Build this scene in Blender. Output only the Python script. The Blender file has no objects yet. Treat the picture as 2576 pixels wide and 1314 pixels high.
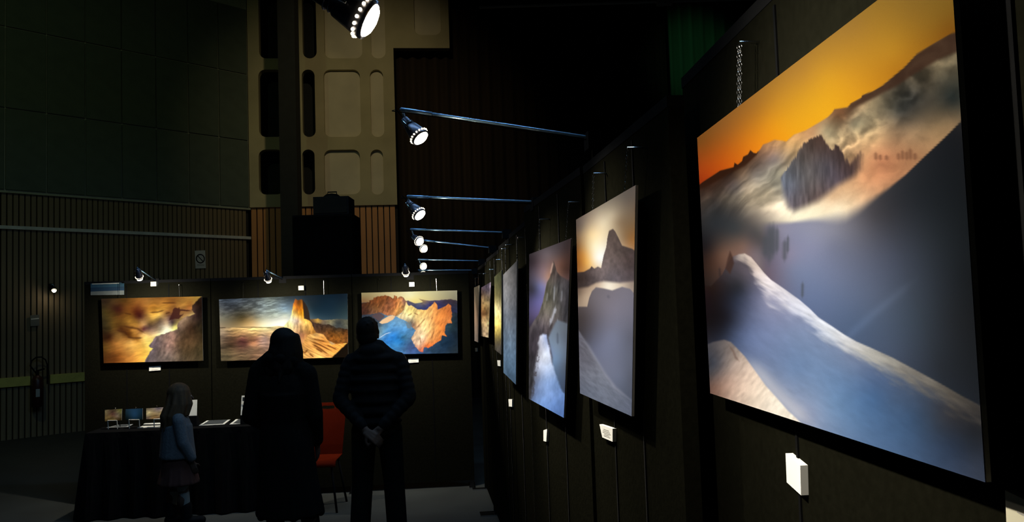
import bpy, bmesh, math, random
import numpy as np
from mathutils import Vector, Matrix

random.seed(7)
SC = bpy.context.scene
COL = SC.collection

# ------------------------------------------------------------------ camera
F_PX, CX, CY = 2100.0, 1288.0, 657.0
PITCH, ROLL = math.radians(3.34), math.radians(1.9)
CAM = Vector((0.0, 0.0, 1.72))
_fw = Vector((0, math.cos(PITCH), math.sin(PITCH)))
_up0 = Vector((0, -math.sin(PITCH), math.cos(PITCH)))
_rt0 = Vector((1, 0, 0))
UPV = _up0 * math.cos(ROLL) + _rt0 * math.sin(ROLL)
RTV = _rt0 * math.cos(ROLL) - _up0 * math.sin(ROLL)
camd = bpy.data.cameras.new('camera')
camd.sensor_width = 36.0
camd.lens = 36.0 * F_PX / 2576.0
camd.clip_start, camd.clip_end = 0.05, 100
camo = bpy.data.objects.new('camera', camd)
camo.matrix_world = Matrix(((RTV.x, UPV.x, -_fw.x, CAM.x), (RTV.y, UPV.y, -_fw.y, CAM.y), (RTV.z, UPV.z, -_fw.z, CAM.z), (0, 0, 0, 1)))
COL.objects.link(camo)
SC.camera = camo

# ------------------------------------------------------------------ world, exposure
world = bpy.data.worlds.new('world')
SC.world = world
world.use_nodes = True
bg = world.node_tree.nodes['Background']
bg.inputs['Color'].default_value = (0.70, 1.0, 0.80, 1)
bg.inputs['Strength'].default_value = 0.001
vs = SC.view_settings
vs.view_transform = 'Standard'
vs.look = 'None'
vs.exposure = 0.0
vs.gamma = 1.0
vs.use_curve_mapping = False
try:
    SC.cycles.use_denoising = True
    SC.cycles.sample_clamp_indirect = 2.0
    SC.cycles.adaptive_threshold = 0.02
    SC.cycles.max_bounces = 5
    SC.cycles.diffuse_bounces = 3
    SC.cycles.glossy_bounces = 2
except Exception:
    pass

# ------------------------------------------------------------------ unseen ceiling spots added to light the far walls
def spot_light(name, loc, aim, watts, size_deg, blend, color, radius=0.05, parent=None):
    ld = bpy.data.lights.new(name, 'SPOT')
    ld.energy = watts
    ld.spot_size = math.radians(size_deg)
    ld.spot_blend = blend
    ld.color = color
    ld.shadow_soft_size = radius
    o = bpy.data.objects.new(name, ld)
    COL.objects.link(o)
    d = (Vector(aim) - Vector(loc)).normalized()
    q = d.to_track_quat('-Z', 'Y')
    base = parent.location if parent else Vector((0, 0, 0))
    o.location = Vector(loc) - base
    o.rotation_mode = 'QUATERNION'
    o.rotation_quaternion = q
    if parent:
        o.parent = parent
    return o

spot_light('far_wall_fill', (-1.6, 9.5, 7.9), (-2.8, 15.9, 5.0), 225, 60, 1.0, (1.0, 0.83, 0.50), 0.08)
spot_light('far_wall_fill', (-5.0, 6.0, 8.0), (-7.0, 12.6, 2.8), 100, 100, 1.0, (0.75, 1.0, 0.55), 0.08)
spot_light('far_wall_fill', (3.6, 12.0, 7.9), (3.85, 17.2, 6.7), 42, 27, 1.0, (0.45, 1.0, 0.65), 0.08)

# unseen cool strips overhead, added for blue highlights along the lamp arms
def arm_glint_light(loc, length, watts):
    ld = bpy.data.lights.new('arm_glint_light', 'AREA')
    ld.shape = 'RECTANGLE'; ld.size = length; ld.size_y = 0.04
    ld.energy = watts; ld.color = (0.32, 0.60, 1.0)
    o = bpy.data.objects.new('arm_glint_light', ld); COL.objects.link(o); o.location = loc
for _y in (2.9, 6.4):
    arm_glint_light((-0.2, _y, 5.4), 5.2, 62)

# ------------------------------------------------------------------ pixel helpers (image frame 2576 x 1314)
def ray(px, py):
    return _fw + RTV * ((px - CX) / F_PX) - UPV * ((py - CY) / F_PX)

def at(px, py, Y):
    d = ray(px, py)
    return CAM + d * (Y / d.y)

def at_z(px, py, Z):
    d = ray(px, py)
    return CAM + d * ((Z - CAM.z) / d.z)

class Plane:
    """vertical plane through two plan points; n faces the visitor side"""
    def __init__(s, a, b, toward=(0, 0)):
        s.a = Vector((a[0], a[1], 0)); s.b = Vector((b[0], b[1], 0))
        s.t = (s.b - s.a).normalized()
        n = Vector((s.t.y, -s.t.x, 0))
        if n.dot(Vector((toward[0], toward[1], 0)) - s.a) < 0:
            n = -n
        s.n = n
    def off(s, d):
        p = Plane.__new__(Plane)
        p.a = s.a + s.n * d; p.b = s.b + s.n * d; p.t = s.t; p.n = s.n
        return p
    def hit(s, px, py):
        d = ray(px, py)
        k = (s.a - CAM).dot(s.n) / d.dot(s.n)
        return CAM + d * k
    def y_at(s, Y, z=0.0):
        k = (Y - s.a.y) / s.t.y
        q = s.a + s.t * k
        return Vector((q.x, q.y, z))
    def x_at(s, X, z=0.0):
        k = (X - s.a.x) / s.t.x
        q = s.a + s.t * k
        return Vector((q.x, q.y, z))

def project_np(W):
    d = W - np.array(CAM)
    zc = d @ np.array(_fw); xc = d @ np.array(RTV); yc = d @ np.array(UPV)
    return np.stack([CX + F_PX * xc / zc, CY - F_PX * yc / zc], 1)

# ------------------------------------------------------------------ object helpers
def tag(o, label=None, cat=None, group=None, kind=None):
    if label: o['label'] = label
    if cat: o['category'] = cat
    if group: o['group'] = group
    if kind: o['kind'] = kind
    return o

def empty(name, loc=(0, 0, 0)):
    o = bpy.data.objects.new(name, None)
    o.location = loc
    o.empty_display_size = 0.1
    COL.objects.link(o)
    return o

def wloc(o):
    v = Vector((0, 0, 0))
    while o is not None:
        v += o.location
        o = o.parent
    return v

class MB:
    def __init__(s):
        s.v = []; s.f = []
    def quad(s, a, b, c, d):
        n = len(s.v); s.v += [Vector(a), Vector(b), Vector(c), Vector(d)]; s.f.append((n, n+1, n+2, n+3)); return s
    def hexa(s, p):   # 8 points: front 4 (ccw), back 4
        n = len(s.v); s.v += [Vector(q) for q in p]
        for a in ((0,1,2,3), (7,6,5,4), (0,4,5,1), (1,5,6,2), (2,6,7,3), (3,7,4,0)):
            s.f.append(tuple(n+i for i in a))
        return s
    def box(s, lo, hi):
        x0,y0,z0 = lo; x1,y1,z1 = hi
        return s.hexa([(x0,y0,z0),(x1,y0,z0),(x1,y0,z1),(x0,y0,z1),(x0,y1,z0),(x1,y1,z0),(x1,y1,z1),(x0,y1,z1)])
    def obox(s, c, u, v, w):   # centre and three half-axis vectors
        c=Vector(c);u=Vector(u);v=Vector(v);w=Vector(w)
        return s.hexa([c-u-v-w,c+u-v-w,c+u+v-w,c-u+v-w,c-u-v+w,c+u-v+w,c+u+v+w,c-u+v+w])
    def tube(s, pts, r, n=8, cap=True):
        pts=[Vector(p) for p in pts]
        rs = r if isinstance(r,(list,tuple)) else [r]*len(pts)
        base=len(s.v); prev=None
        for i,p in enumerate(pts):
            d=(pts[min(i+1,len(pts)-1)]-pts[max(i-1,0)])
            d = d.normalized() if d.length>1e-9 else Vector((0,0,1))
            if prev is None:
                a=d.orthogonal().normalized()
            else:
                a=(prev-d*prev.dot(d)); a=a.normalized() if a.length>1e-6 else d.orthogonal().normalized()
            prev=a; b=d.cross(a)
            for k in range(n):
                t=2*math.pi*k/n
                s.v.append(p+(a*math.cos(t)+b*math.sin(t))*rs[i])
        for i in range(len(pts)-1):
            for k in range(n):
                s.f.append((base+i*n+k, base+i*n+(k+1)%n, base+(i+1)*n+(k+1)%n, base+(i+1)*n+k))
        if cap:
            s.f.append(tuple(base+k for k in range(n))[::-1])
            s.f.append(tuple(base+(len(pts)-1)*n+k for k in range(n)))
        return s
    def torus(s, c, ax, bx, R, r, n=8, m=4, stretch=1.0):
        c=Vector(c);ax=Vector(ax).normalized();bx=Vector(bx).normalized();w=ax.cross(bx)
        base=len(s.v)
        for i in range(n):
            t=2*math.pi*i/n
            o=ax*math.cos(t)*stretch+bx*math.sin(t)
            for k in range(m):
                u=2*math.pi*k/m
                s.v.append(c+o*R+(o.normalized()*math.cos(u)+w*math.sin(u))*r)
        for i in range(n):
            for k in range(m):
                s.f.append((base+i*m+k, base+((i+1)%n)*m+k, base+((i+1)%n)*m+(k+1)%m, base+i*m+(k+1)%m))
        return s
    def ball(s, c, rx, ry=None, rz=None, n=10, m=7, M=None):
        ry = rx if ry is None else ry; rz = rx if rz is None else rz
        base=len(s.v); c=Vector(c)
        def P(x,y,z):
            q=Vector((x*rx,y*ry,z*rz))
            if M is not None: q=M@q
            return c+q
        s.v.append(P(0,0,1))
        for j in range(1,m):
            a=math.pi*j/m
            for i in range(n):
                t=2*math.pi*i/n
                s.v.append(P(math.sin(a)*math.cos(t),math.sin(a)*math.sin(t),math.cos(a)))
        s.v.append(P(0,0,-1)); last=len(s.v)-1
        for i in range(n):
            s.f.append((base,base+1+i,base+1+(i+1)%n))
            s.f.append((last,base+1+(m-2)*n+(i+1)%n,base+1+(m-2)*n+i))
        for j in range(m-2):
            for i in range(n):
                s.f.append((base+1+j*n+i,base+1+(j+1)*n+i,base+1+(j+1)*n+(i+1)%n,base+1+j*n+(i+1)%n))
        return s
    def cap(s, a, b, ra, rb, n=10):     # tapered capsule
        a=Vector(a);b=Vector(b);d=b-a;L=d.length
        d = d/L if L>1e-9 else Vector((0,0,1))
        pts=[];rs=[]
        for k in range(4):
            t=math.pi/2*(1-k/3.0)
            pts.append(a-d*ra*math.sin(t)); rs.append(max(ra*math.cos(t),1e-4))
        for k in range(4):
            t=math.pi/2*(k/3.0)
            pts.append(b+d*rb*math.sin(t)); rs.append(max(rb*math.cos(t),1e-4))
        return s.tube(pts,rs,n)
    def mesh(s, name, off=Vector((0,0,0))):
        me=bpy.data.meshes.new(name)
        me.from_pydata([tuple(v-off) for v in s.v],[],s.f)
        me.validate()
        bm=bmesh.new(); bm.from_mesh(me)
        bmesh.ops.recalc_face_normals(bm,faces=bm.faces); bm.to_mesh(me); bm.free()
        return me
    def build(s, name, m, parent=None, smooth=False, loc=None):
        if parent is not None:
            off=wloc(parent)
        else:
            if loc is None:
                lo=Vector((min(v.x for v in s.v),min(v.y for v in s.v),min(v.z for v in s.v)))
                hi=Vector((max(v.x for v in s.v),max(v.y for v in s.v),max(v.z for v in s.v)))
                loc=Vector(((lo.x+hi.x)/2,(lo.y+hi.y)/2,lo.z))
            off=Vector(loc)
        me=s.mesh(name,off)
        if smooth:
            for p in me.polygons: p.use_smooth=True
        if m is not None: me.materials.append(m)
        o=bpy.data.objects.new(name,me); COL.objects.link(o)
        if parent is not None: o.parent=parent
        else: o.location=off
        return o

def put(name, me, loc, parent=None):        # linked copy of shared mesh data
    o=bpy.data.objects.new(name,me); COL.objects.link(o)
    if parent is not None:
        o.parent=parent; o.location=Vector(loc)-wloc(parent)
    else: o.location=loc
    return o

# ------------------------------------------------------------------ materials
def mat(name, color, rough=0.6, metal=0.0, var=0.12, scale=8.0, bump=0.0, spec=0.4, stretch=(1,1,1)):
    m=bpy.data.materials.new(name); m.use_nodes=True
    nt=m.node_tree; b=nt.nodes['Principled BSDF']
    tc=nt.nodes.new('ShaderNodeTexCoord'); mp=nt.nodes.new('ShaderNodeMapping')
    mp.inputs['Scale'].default_value=stretch
    nz=nt.nodes.new('ShaderNodeTexNoise'); nz.inputs['Scale'].default_value=scale; nz.inputs['Detail'].default_value=4
    rp=nt.nodes.new('ShaderNodeValToRGB')
    c=np.array(color)
    rp.color_ramp.elements[0].position=0.3; rp.color_ramp.elements[1].position=0.7
    rp.color_ramp.elements[0].color=(*np.clip(c*(1-var),0,1),1)
    rp.color_ramp.elements[1].color=(*np.clip(c*(1+var),0,1),1)
    nt.links.new(tc.outputs['Object'],mp.inputs['Vector']); nt.links.new(mp.outputs['Vector'],nz.inputs['Vector'])
    nt.links.new(nz.outputs['Fac'],rp.inputs['Fac']); nt.links.new(rp.outputs['Color'],b.inputs['Base Color'])
    b.inputs['Roughness'].default_value=rough; b.inputs['Metallic'].default_value=metal
    b.inputs['Specular IOR Level'].default_value=spec
    if bump:
        bp=nt.nodes.new('ShaderNodeBump'); bp.inputs['Strength'].default_value=bump; bp.inputs['Distance'].default_value=0.01
        nt.links.new(nz.outputs['Fac'],bp.inputs['Height']); nt.links.new(bp.outputs['Normal'],b.inputs['Normal'])
    return m

def emit(name, color, strength):
    m=bpy.data.materials.new(name); m.use_nodes=True
    nt=m.node_tree; nt.nodes.remove(nt.nodes['Principled BSDF'])
    e=nt.nodes.new('ShaderNodeEmission'); e.inputs['Color'].default_value=(*color,1); e.inputs['Strength'].default_value=strength
    nt.links.new(e.outputs[0],nt.nodes['Material Output'].inputs['Surface'])
    return m

M_floor=mat('floor_vinyl',(0.038,0.041,0.036),0.6,var=0.18,scale=2.5)
M_ceiling=mat('ceiling_paint',(0.03,0.03,0.03),0.9)
M_tile=mat('acoustic_tile',(0.10,0.125,0.095),0.85,var=0.10,scale=5)
M_joint=mat('tile_joint',(0.34,0.36,0.26),0.8)
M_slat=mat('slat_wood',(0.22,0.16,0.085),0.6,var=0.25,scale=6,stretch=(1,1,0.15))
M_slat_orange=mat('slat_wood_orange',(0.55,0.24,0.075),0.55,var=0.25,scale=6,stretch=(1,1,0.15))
M_gap=mat('slat_backing',(0.02,0.018,0.015),0.9)
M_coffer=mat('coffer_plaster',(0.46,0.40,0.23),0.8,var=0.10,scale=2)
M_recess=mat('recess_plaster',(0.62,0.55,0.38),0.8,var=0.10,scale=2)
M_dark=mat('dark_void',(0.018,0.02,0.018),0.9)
M_curtain=mat('brown_curtain',(0.030,0.018,0.009),0.9,var=0.3,scale=3,stretch=(1,1,0.1))
M_green=mat('green_glow_cloth',(0.06,0.20,0.09),0.9,var=0.2,scale=3,stretch=(1,1,0.1))  # greenish light on the far wall put into this cloth colour
M_panel=mat('black_fabric',(0.0062,0.0060,0.0036),0.95,var=0.15,scale=60,bump=0.15,spec=0.0)
M_cloth=mat('black_table_cloth',(0.0035,0.0035,0.0035),0.95,var=0.2,scale=20,spec=0.05)
M_blackmetal=mat('black_metal',(0.010,0.010,0.010),0.8,0.0,spec=0.0)
M_chrome=mat('chrome',(0.55,0.55,0.55),0.18,1.0,var=0.03)
M_arm=mat('pale_blue_satin_tube',(0.46,0.74,1.0),0.22,0.45,var=0.02)
M_housing=mat('grey_lamp_housing',(0.20,0.19,0.22),0.35,0.8)
M_white=mat('white_card',(0.90,0.88,0.80),0.7,var=0.04)
M_ink=mat('grey_ink',(0.34,0.32,0.28),0.8)
M_paper=mat('white_paper',(0.58,0.57,0.50),0.75,var=0.05)
M_edge=mat('board_edge',(0.30,0.28,0.25),0.6)
M_box=mat('pale_plastic_box',(0.55,0.52,0.42),0.5)
LENS=68.0
M_lens=emit('lamp_lens',(1.0,0.90,0.68),LENS)
M_bead=emit('lamp_rim_light',(1.0,0.88,0.62),4.0)
try: M_bead.cycles.emission_sampling='NONE'
except Exception: pass
# ------------------------------------------------------------------ the hall
b=MB().box((-14,-3,-0.05),(9,22,0.0)); tag(b.build('floor',M_floor),'grey vinyl hall floor','floor',kind='structure')
b=MB().box((-14,-3,8.3),(9,22,8.4)); tag(b.build('ceiling',M_ceiling),'dark hall ceiling','ceiling',kind='structure')

WL0=Vector((-7.8,12.7,0)); WLu=Vector((0.682,0.731,0)).normalized()
WLn=Vector((0.731,-0.682,0)).normalized()
TK=1/0.731            # wall metres per metre of depth
def wl(s,z,o=0.0): return WL0+WLu*s+WLn*o+Vector((0,0,z))
S0,S1=-1.6,3.06*TK
Z_T=3.79
wall=MB().obox(wl((S0+S1)/2,4.1,-0.12),WLu*(S1-S0)/2,WLn*0.06,Vector((0,0,4.1))).build('wall_left',M_gap)
tag(wall,'dark angled side wall with square panels above wooden slats','wall',kind='structure')
jb=MB().obox(wl((S0+S1)/2,(Z_T+8.2)/2,-0.04),WLu*(S1-S0)/2,WLn*0.02,Vector((0,0,(8.2-Z_T)/2))).build('joint_board',M_joint,wall)
TW=0.43*TK
tm=MB().obox((0,0,0),WLu*(TW/2-0.011),WLn*0.015,Vector((0,0,0.64-0.011))).mesh('wall_tile'); tm.materials.append(M_tile)
for i in range(-3,8):
    for r in range(4):
        c=wl(0.04*TK+TW*(i-0.5)+TW*0.0,Z_T+0.02+1.28*(r+0.5)) if False else wl(0.04*TK+TW*(i-0.5),Z_T+0.03+1.28*(r+0.5),-0.005)
        if c.z>8.2: continue
        put('wall_tile',tm,c,wall)
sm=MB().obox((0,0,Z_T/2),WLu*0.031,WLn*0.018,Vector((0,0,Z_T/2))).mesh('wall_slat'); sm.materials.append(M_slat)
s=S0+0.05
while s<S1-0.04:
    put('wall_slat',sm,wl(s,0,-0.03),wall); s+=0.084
# bottom trim of the tiled part
MB().obox(wl((S0+S1)/2,Z_T,0.0),WLu*(S1-S0)/2,WLn*0.03,Vector((0,0,0.016))).build('trim_strip',M_joint,wall)
# white cable trunking and yellow bumper rail
o=MB().obox(wl((S0+S1)/2,3.24,0.01),WLu*(S1-S0)/2,WLn*0.022,Vector((0,0,0.026))).build('trim_1',mat('trunking_white',(0.62,0.62,0.55),0.6)); tag(o,'thin white cable trunking running along the slatted wall','trim',kind='structure')
M_rail=mat('yellow_rail',(0.60,0.52,0.12),0.6)
def s_of(px):
    r=(px-CX)/F_PX
    return TK*(-7.8-r*12.7)/(r-0.9325)
rail=MB()
for a,c in ((S0,s_of(72)),(s_of(122),s_of(330))):
    rail.obox(wl((a+c)/2,0.87,0.01),WLu*(c-a)/2,WLn*0.02,Vector((0,0,0.07)))
tag(rail.build('trim_2',M_rail),'yellow bumper rail low on the slatted wall','trim',kind='structure')

# coffered wall
WE=wl(S1,0); WCu=Vector((1,0.106,0)).normalized(); WCn=Vector((0.106,-1,0)).normalized()
WC=Plane((WE.x,WE.y),(WE.x+WCu.x*5,WE.y+WCu.y*5))
def wc(s,z,o=0.0): return WE+WCu*s+WCn*o+Vector((0,0,z))
def sz(px,py):
    h=WC.hit(px,py); return ((h-WE).dot(WCu),h.z)
def rrect(s0,z0,s1,z1,r,n=5):
    r=min(r,(s1-s0)/2*0.98,(z1-z0)/2*0.98); P=[]
    for cx,cz,a0 in ((s1-r,z0+r,-90),(s1-r,z1-r,0),(s0+r,z1-r,90),(s0+r,z0+r,180)):
        for k in range(n+1):
            a=math.radians(a0+90*k/n); P.append((cx+r*math.cos(a),cz+r*math.sin(a)))
    return P
holes=[]   # (s0,z0,s1,z1,deep)
for (x0,x1,deep) in ((652,713,1),(762,791,1),(817,905,0),(934,963,0)):
    for (y0,y1) in ((376,490),(175,345),(-150,147),(-330,-180)):
        a=sz(x0,y1); c=sz(x1,y0)
        holes.append((a[0],a[1],c[0],min(c[1],8.0),deep))
a=sz(1043,88); c=sz(1103,-150); holes.append((a[0],a[1],c[0],min(c[1],8.0),0))
holes=[h for h in holes if h[3]-h[1]>0.2]
e0=0.0; e1=sz(994,300)[0]; st=sz(1131,121); z_lo=sz(800,519)[1]
outer=[(e0,z_lo),(e1,z_lo),(e1,st[1]),(st[0],st[1]),(st[0],8.25),(e0,8.25)]
cu=bpy.data.curves.new('cof','CURVE'); cu.dimensions='2D'; cu.fill_mode='BOTH'; cu.extrude=0.09
for P in [outer]+[rrect(h[0],h[1],h[2],h[3],0.13) for h in holes]:
    sp=cu.splines.new('POLY'); sp.points.add(len(P)-1); sp.use_cyclic_u=True
    for q,p in zip(sp.points,P): q.co=(p[0],p[1],0,1)
tmpo=bpy.data.objects.new('cof',cu); COL.objects.link(tmpo)
dg=bpy.context.evaluated_depsgraph_get()
me=bpy.data.meshes.new_from_object(tmpo.evaluated_get(dg))
bpy.data.objects.remove(tmpo)
MX=Matrix(((WCu.x,0,WCn.x,WE.x-WCn.x*0.09),(WCu.y,0,WCn.y,WE.y-WCn.y*0.09),(0,1,0,0),(0,0,0,1)))
me.transform(MX); me.name='coffered_wall'; me.materials.clear(); me.materials.append(M_coffer)
cw=bpy.data.objects.new('wall_back',me); COL.objects.link(cw)
tag(cw,'pale plaster wall with rounded rectangular recesses above the slats','wall',kind='structure')
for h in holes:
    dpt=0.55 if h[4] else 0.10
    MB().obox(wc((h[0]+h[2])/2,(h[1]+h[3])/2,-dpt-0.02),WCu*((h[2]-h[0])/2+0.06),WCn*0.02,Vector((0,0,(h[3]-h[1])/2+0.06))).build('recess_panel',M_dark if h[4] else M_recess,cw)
# slats under the coffered wall
wb=MB().obox(wc(e1/2,z_lo/2,-0.16),WCu*(e1/2),WCn*0.05,Vector((0,0,z_lo/2))).build('wall_back_lower',M_gap)
tag(wb,'orange wooden slat cladding below the pale recessed wall','wall',kind='structure')
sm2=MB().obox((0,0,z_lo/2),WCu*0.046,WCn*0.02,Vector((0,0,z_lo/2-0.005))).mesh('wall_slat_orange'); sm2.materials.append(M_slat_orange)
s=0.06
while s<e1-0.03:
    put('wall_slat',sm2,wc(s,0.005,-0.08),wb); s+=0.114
# dark column in front of the coffered wall
p=at(735,400,14.6)
tag(MB().obox((p.x-0.03,14.6,4.15),(0.15,0,0),(0,0.15,0),(0,0,4.14)).build('trim_3',M_dark),'dark square column in front of the recessed wall','column',kind='structure')
# brown pleated stage curtain to the right
def curtain(name,s0,s1,o,z0,z1,m,amp=0.05,pitch=0.22,label=None):
    v=[];f=[]; n=int((s1-s0)/0.035)
    for i in range(n+1):
        s=s0+(s1-s0)*i/n
        w=math.sin(2*math.pi*s/pitch+0.7*math.sin(s*3.1))*amp
        for z in (z0,z1): v.append(wc(s,z,o+w))
    for i in range(n): f.append((2*i,2*i+2,2*i+3,2*i+1))
    mb=MB(); mb.v=v; mb.f=f
    ob=mb.build(name,m,smooth=True)
    so=ob.modifiers.new('thick','SOLIDIFY'); so.thickness=0.01
    return tag(ob,label,'curtain')
curtain('stage_curtain',e1+0.02,9.4,-0.45,0.0,8.3,M_curtain,label='dark brown pleated stage curtain beside the recessed pale wall')
curtain('green_glow_cloth',sz(1690,150)[0],sz(1960,100)[0],-0.2,0.0,7.9,M_green,label='added green cloth for the greenish lit far wall behind the tall print panel')
# right side wall and rear wall close the hall
tag(MB().box((8.9,-3,0),(9.0,22,8.3)).build('wall_right',M_gap),'dark right hand hall wall','wall',kind='structure')
tag(MB().box((-14,-3.1,0),(9,-3,8.3)).build('wall_rear',M_gap),'dark hall wall behind the visitor','wall',kind='structure')
tag(MB().box((-14,21.9,0),(9,22,8.3)).build('wall_far',M_gap),'dark far hall wall behind the curtain','wall',kind='structure')
tag(MB().box((-14.1,-3,0),(-14,22,8.3)).build('wall_outer',M_gap),'dark outer hall wall','wall',kind='structure')
# ceiling bar with a small floodlight body
p0=at(1720,1,12.0); p1=at(1886,-2,12.0)
lb=empty('lighting_bar',p0)
MB().tube([p0+Vector((-3,0,0)),p1+Vector((2.2,0,0))],0.024,8).build('bar',M_edge,lb,True)
for q in (p0+Vector((-2.5,0,0)),p1+Vector((1.5,0,0))):
    MB().tube([q,Vector((q.x,q.y,8.3))],0.008,6).build('hanger',M_blackmetal,lb)
q=at(1671,6,12.0)
MB().obox(q,(0.11,0,0),(0,0.06,0),(0,0,0.035)).build('flood_body',M_edge,lb)
MB().tube([q+Vector((0,0,0.03)),Vector((q.x,q.y,p0.z))],0.012,6).build('clamp',M_edge,lb)
tag(lb,'thin grey lighting bar under the ceiling, top right','lighting bar')
# ------------------------------------------------------------------ procedural pictures for the prints
def s2l(c):
    c=np.asarray(c,float)/255.0
    return np.where(c<=0.04045,c/12.92,((c+0.055)/1.055)**2.4)

def _hash(i,j,seed):
    n=(i*374761393+j*668265263+seed*1442695041)&0xffffffff
    n=((n^(n>>13))*1274126177)&0xffffffff
    return ((n^(n>>16))&0xffff)/65535.0

def vnoise(x,y,seed):
    xi=np.floor(x).astype(np.int64); yi=np.floor(y).astype(np.int64)
    u=x-xi; v=y-yi; u=u*u*(3-2*u); v=v*v*(3-2*v)
    a=_hash(xi,yi,seed);b=_hash(xi+1,yi,seed);c=_hash(xi,yi+1,seed);d=_hash(xi+1,yi+1,seed)
    return (a*(1-u)+b*u)*(1-v)+(c*(1-u)+d*u)*v

def fbm(P,sx,sy=None,ang=0.0,seed=1,octv=4):
    """noise in -1..1, sx/sy feature size in pixels"""
    sy=sx if sy is None else sy
    a=math.radians(ang); ca,sa=math.cos(a),math.sin(a)
    x=(P[:,0]*ca+P[:,1]*sa)/sx; y=(-P[:,0]*sa+P[:,1]*ca)/sy
    t=0;amp=1;tot=0
    for o in range(octv):
        t=t+amp*(vnoise(x*2**o+17.3*o,y*2**o+9.1*o,seed+o)*2-1); tot+=amp; amp*=0.5
    return t/tot*1.6

def idw(P,S,power=3.0,eps=3.0):
    """smooth multiquadric interpolation of colour samples (x, y, r, g, b)"""
    S=np.array(S,float); xy=S[:,:2]; c=S[:,2:5]; n=len(S)
    D=np.hypot(xy[:,None,0]-xy[None,:,0],xy[:,None,1]-xy[None,:,1])
    np.fill_diagonal(D,1e9); near=np.median(D.min(1)); np.fill_diagonal(D,0)
    k=0.35*near
    A=np.zeros((n+1,n+1)); A[:n,:n]=np.sqrt(D*D+k*k)-0.02*near*np.eye(n); A[:n,n]=1; A[n,:n]=1
    w=np.linalg.solve(A,np.concatenate([c,np.zeros((1,3))]))
    out=np.tile(w[n],(len(P),1))
    for i in range(n):
        d=np.sqrt((P[:,0]-xy[i,0])**2+(P[:,1]-xy[i,1])**2+k*k)
        out+=d[:,None]*w[i]
    return np.clip(out,c.min(0)*0.9,np.minimum(c.max(0)*1.03,255))

def sdf(P,poly):
    """signed distance, positive inside"""
    Q=np.array(poly,float); n=len(Q)
    d=np.full(len(P),1e9); ins=np.zeros(len(P),bool)
    for i in range(n):
        a=Q[i];b=Q[(i+1)%n]; e=b-a
        w=P-a; t=np.clip((w@e)/max(e@e,1e-9),0,1)
        d=np.minimum(d,np.hypot(w[:,0]-e[0]*t,w[:,1]-e[1]*t))
        c=((a[1]<=P[:,1])&(b[1]>P[:,1]))|((b[1]<=P[:,1])&(a[1]>P[:,1]))
        with np.errstate(divide='ignore',invalid='ignore'):
            xs=a[0]+(P[:,1]-a[1])/(b[1]-a[1] if b[1]!=a[1] else 1e-9)*e[0]
        ins^=(c&(P[:,0]<xs))
    return np.where(ins,d,-d)

def smooth(x,a,b):
    t=np.clip((x-a)/(b-a),0,1); return t*t*(3-2*t)

def mask(P,poly,soft=3.0,jit=0.0,js=12,seed=5):
    d=sdf(P,poly)
    if jit: d=d+jit*fbm(P,js,seed=seed,octv=3)
    return smooth(d,-soft,soft)

def seg(P,pts,w,soft=None):
    """soft brush stroke along a polyline, tapering at both ends"""
    d=np.full(len(P),1e9); sv=np.zeros(len(P)); Q=np.array(pts,float)
    ln=np.hypot(*(Q[1:]-Q[:-1]).T); cum=np.concatenate([[0],np.cumsum(ln)])
    for i in range(len(Q)-1):
        a=Q[i]; e=Q[i+1]-a
        q=P-a;t=np.clip((q@e)/max(e@e,1e-9),0,1)
        dd=np.hypot(q[:,0]-e[0]*t,q[:,1]-e[1]*t)
        m=dd<d; d=np.where(m,dd,d); sv=np.where(m,(cum[i]+t*ln[i])/cum[-1],sv)
    sg=w if soft is None else 0.55*soft
    tp=smooth(sv,0.0,0.22)*smooth(1-sv,0.0,0.22)
    return np.exp(-(d/np.maximum(sg*(0.45+0.55*tp),1e-3))**2)*(0.25+0.75*tp)

def cool(C):
    """tone the snow blues down to the greyer blue of the print"""
    R,G,B=C[:,0],C[:,1],C[:,2]
    return np.stack([R*0.96+2,G*0.925,G*0.925+np.where(B>G,(B-G)*0.56,B-G)],1)

def over(C,col,m):
    return C*(1-m[:,None])+np.asarray(col,float)*m[:,None]

def below(P,line,soft):
    L=np.array(line,float)
    y=np.interp(P[:,0],L[:,0],L[:,1])
    return smooth(P[:,1]-y,-soft,soft)

def mod(C,n,amt):
    return C*(1+amt*n)[:,None]

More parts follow.
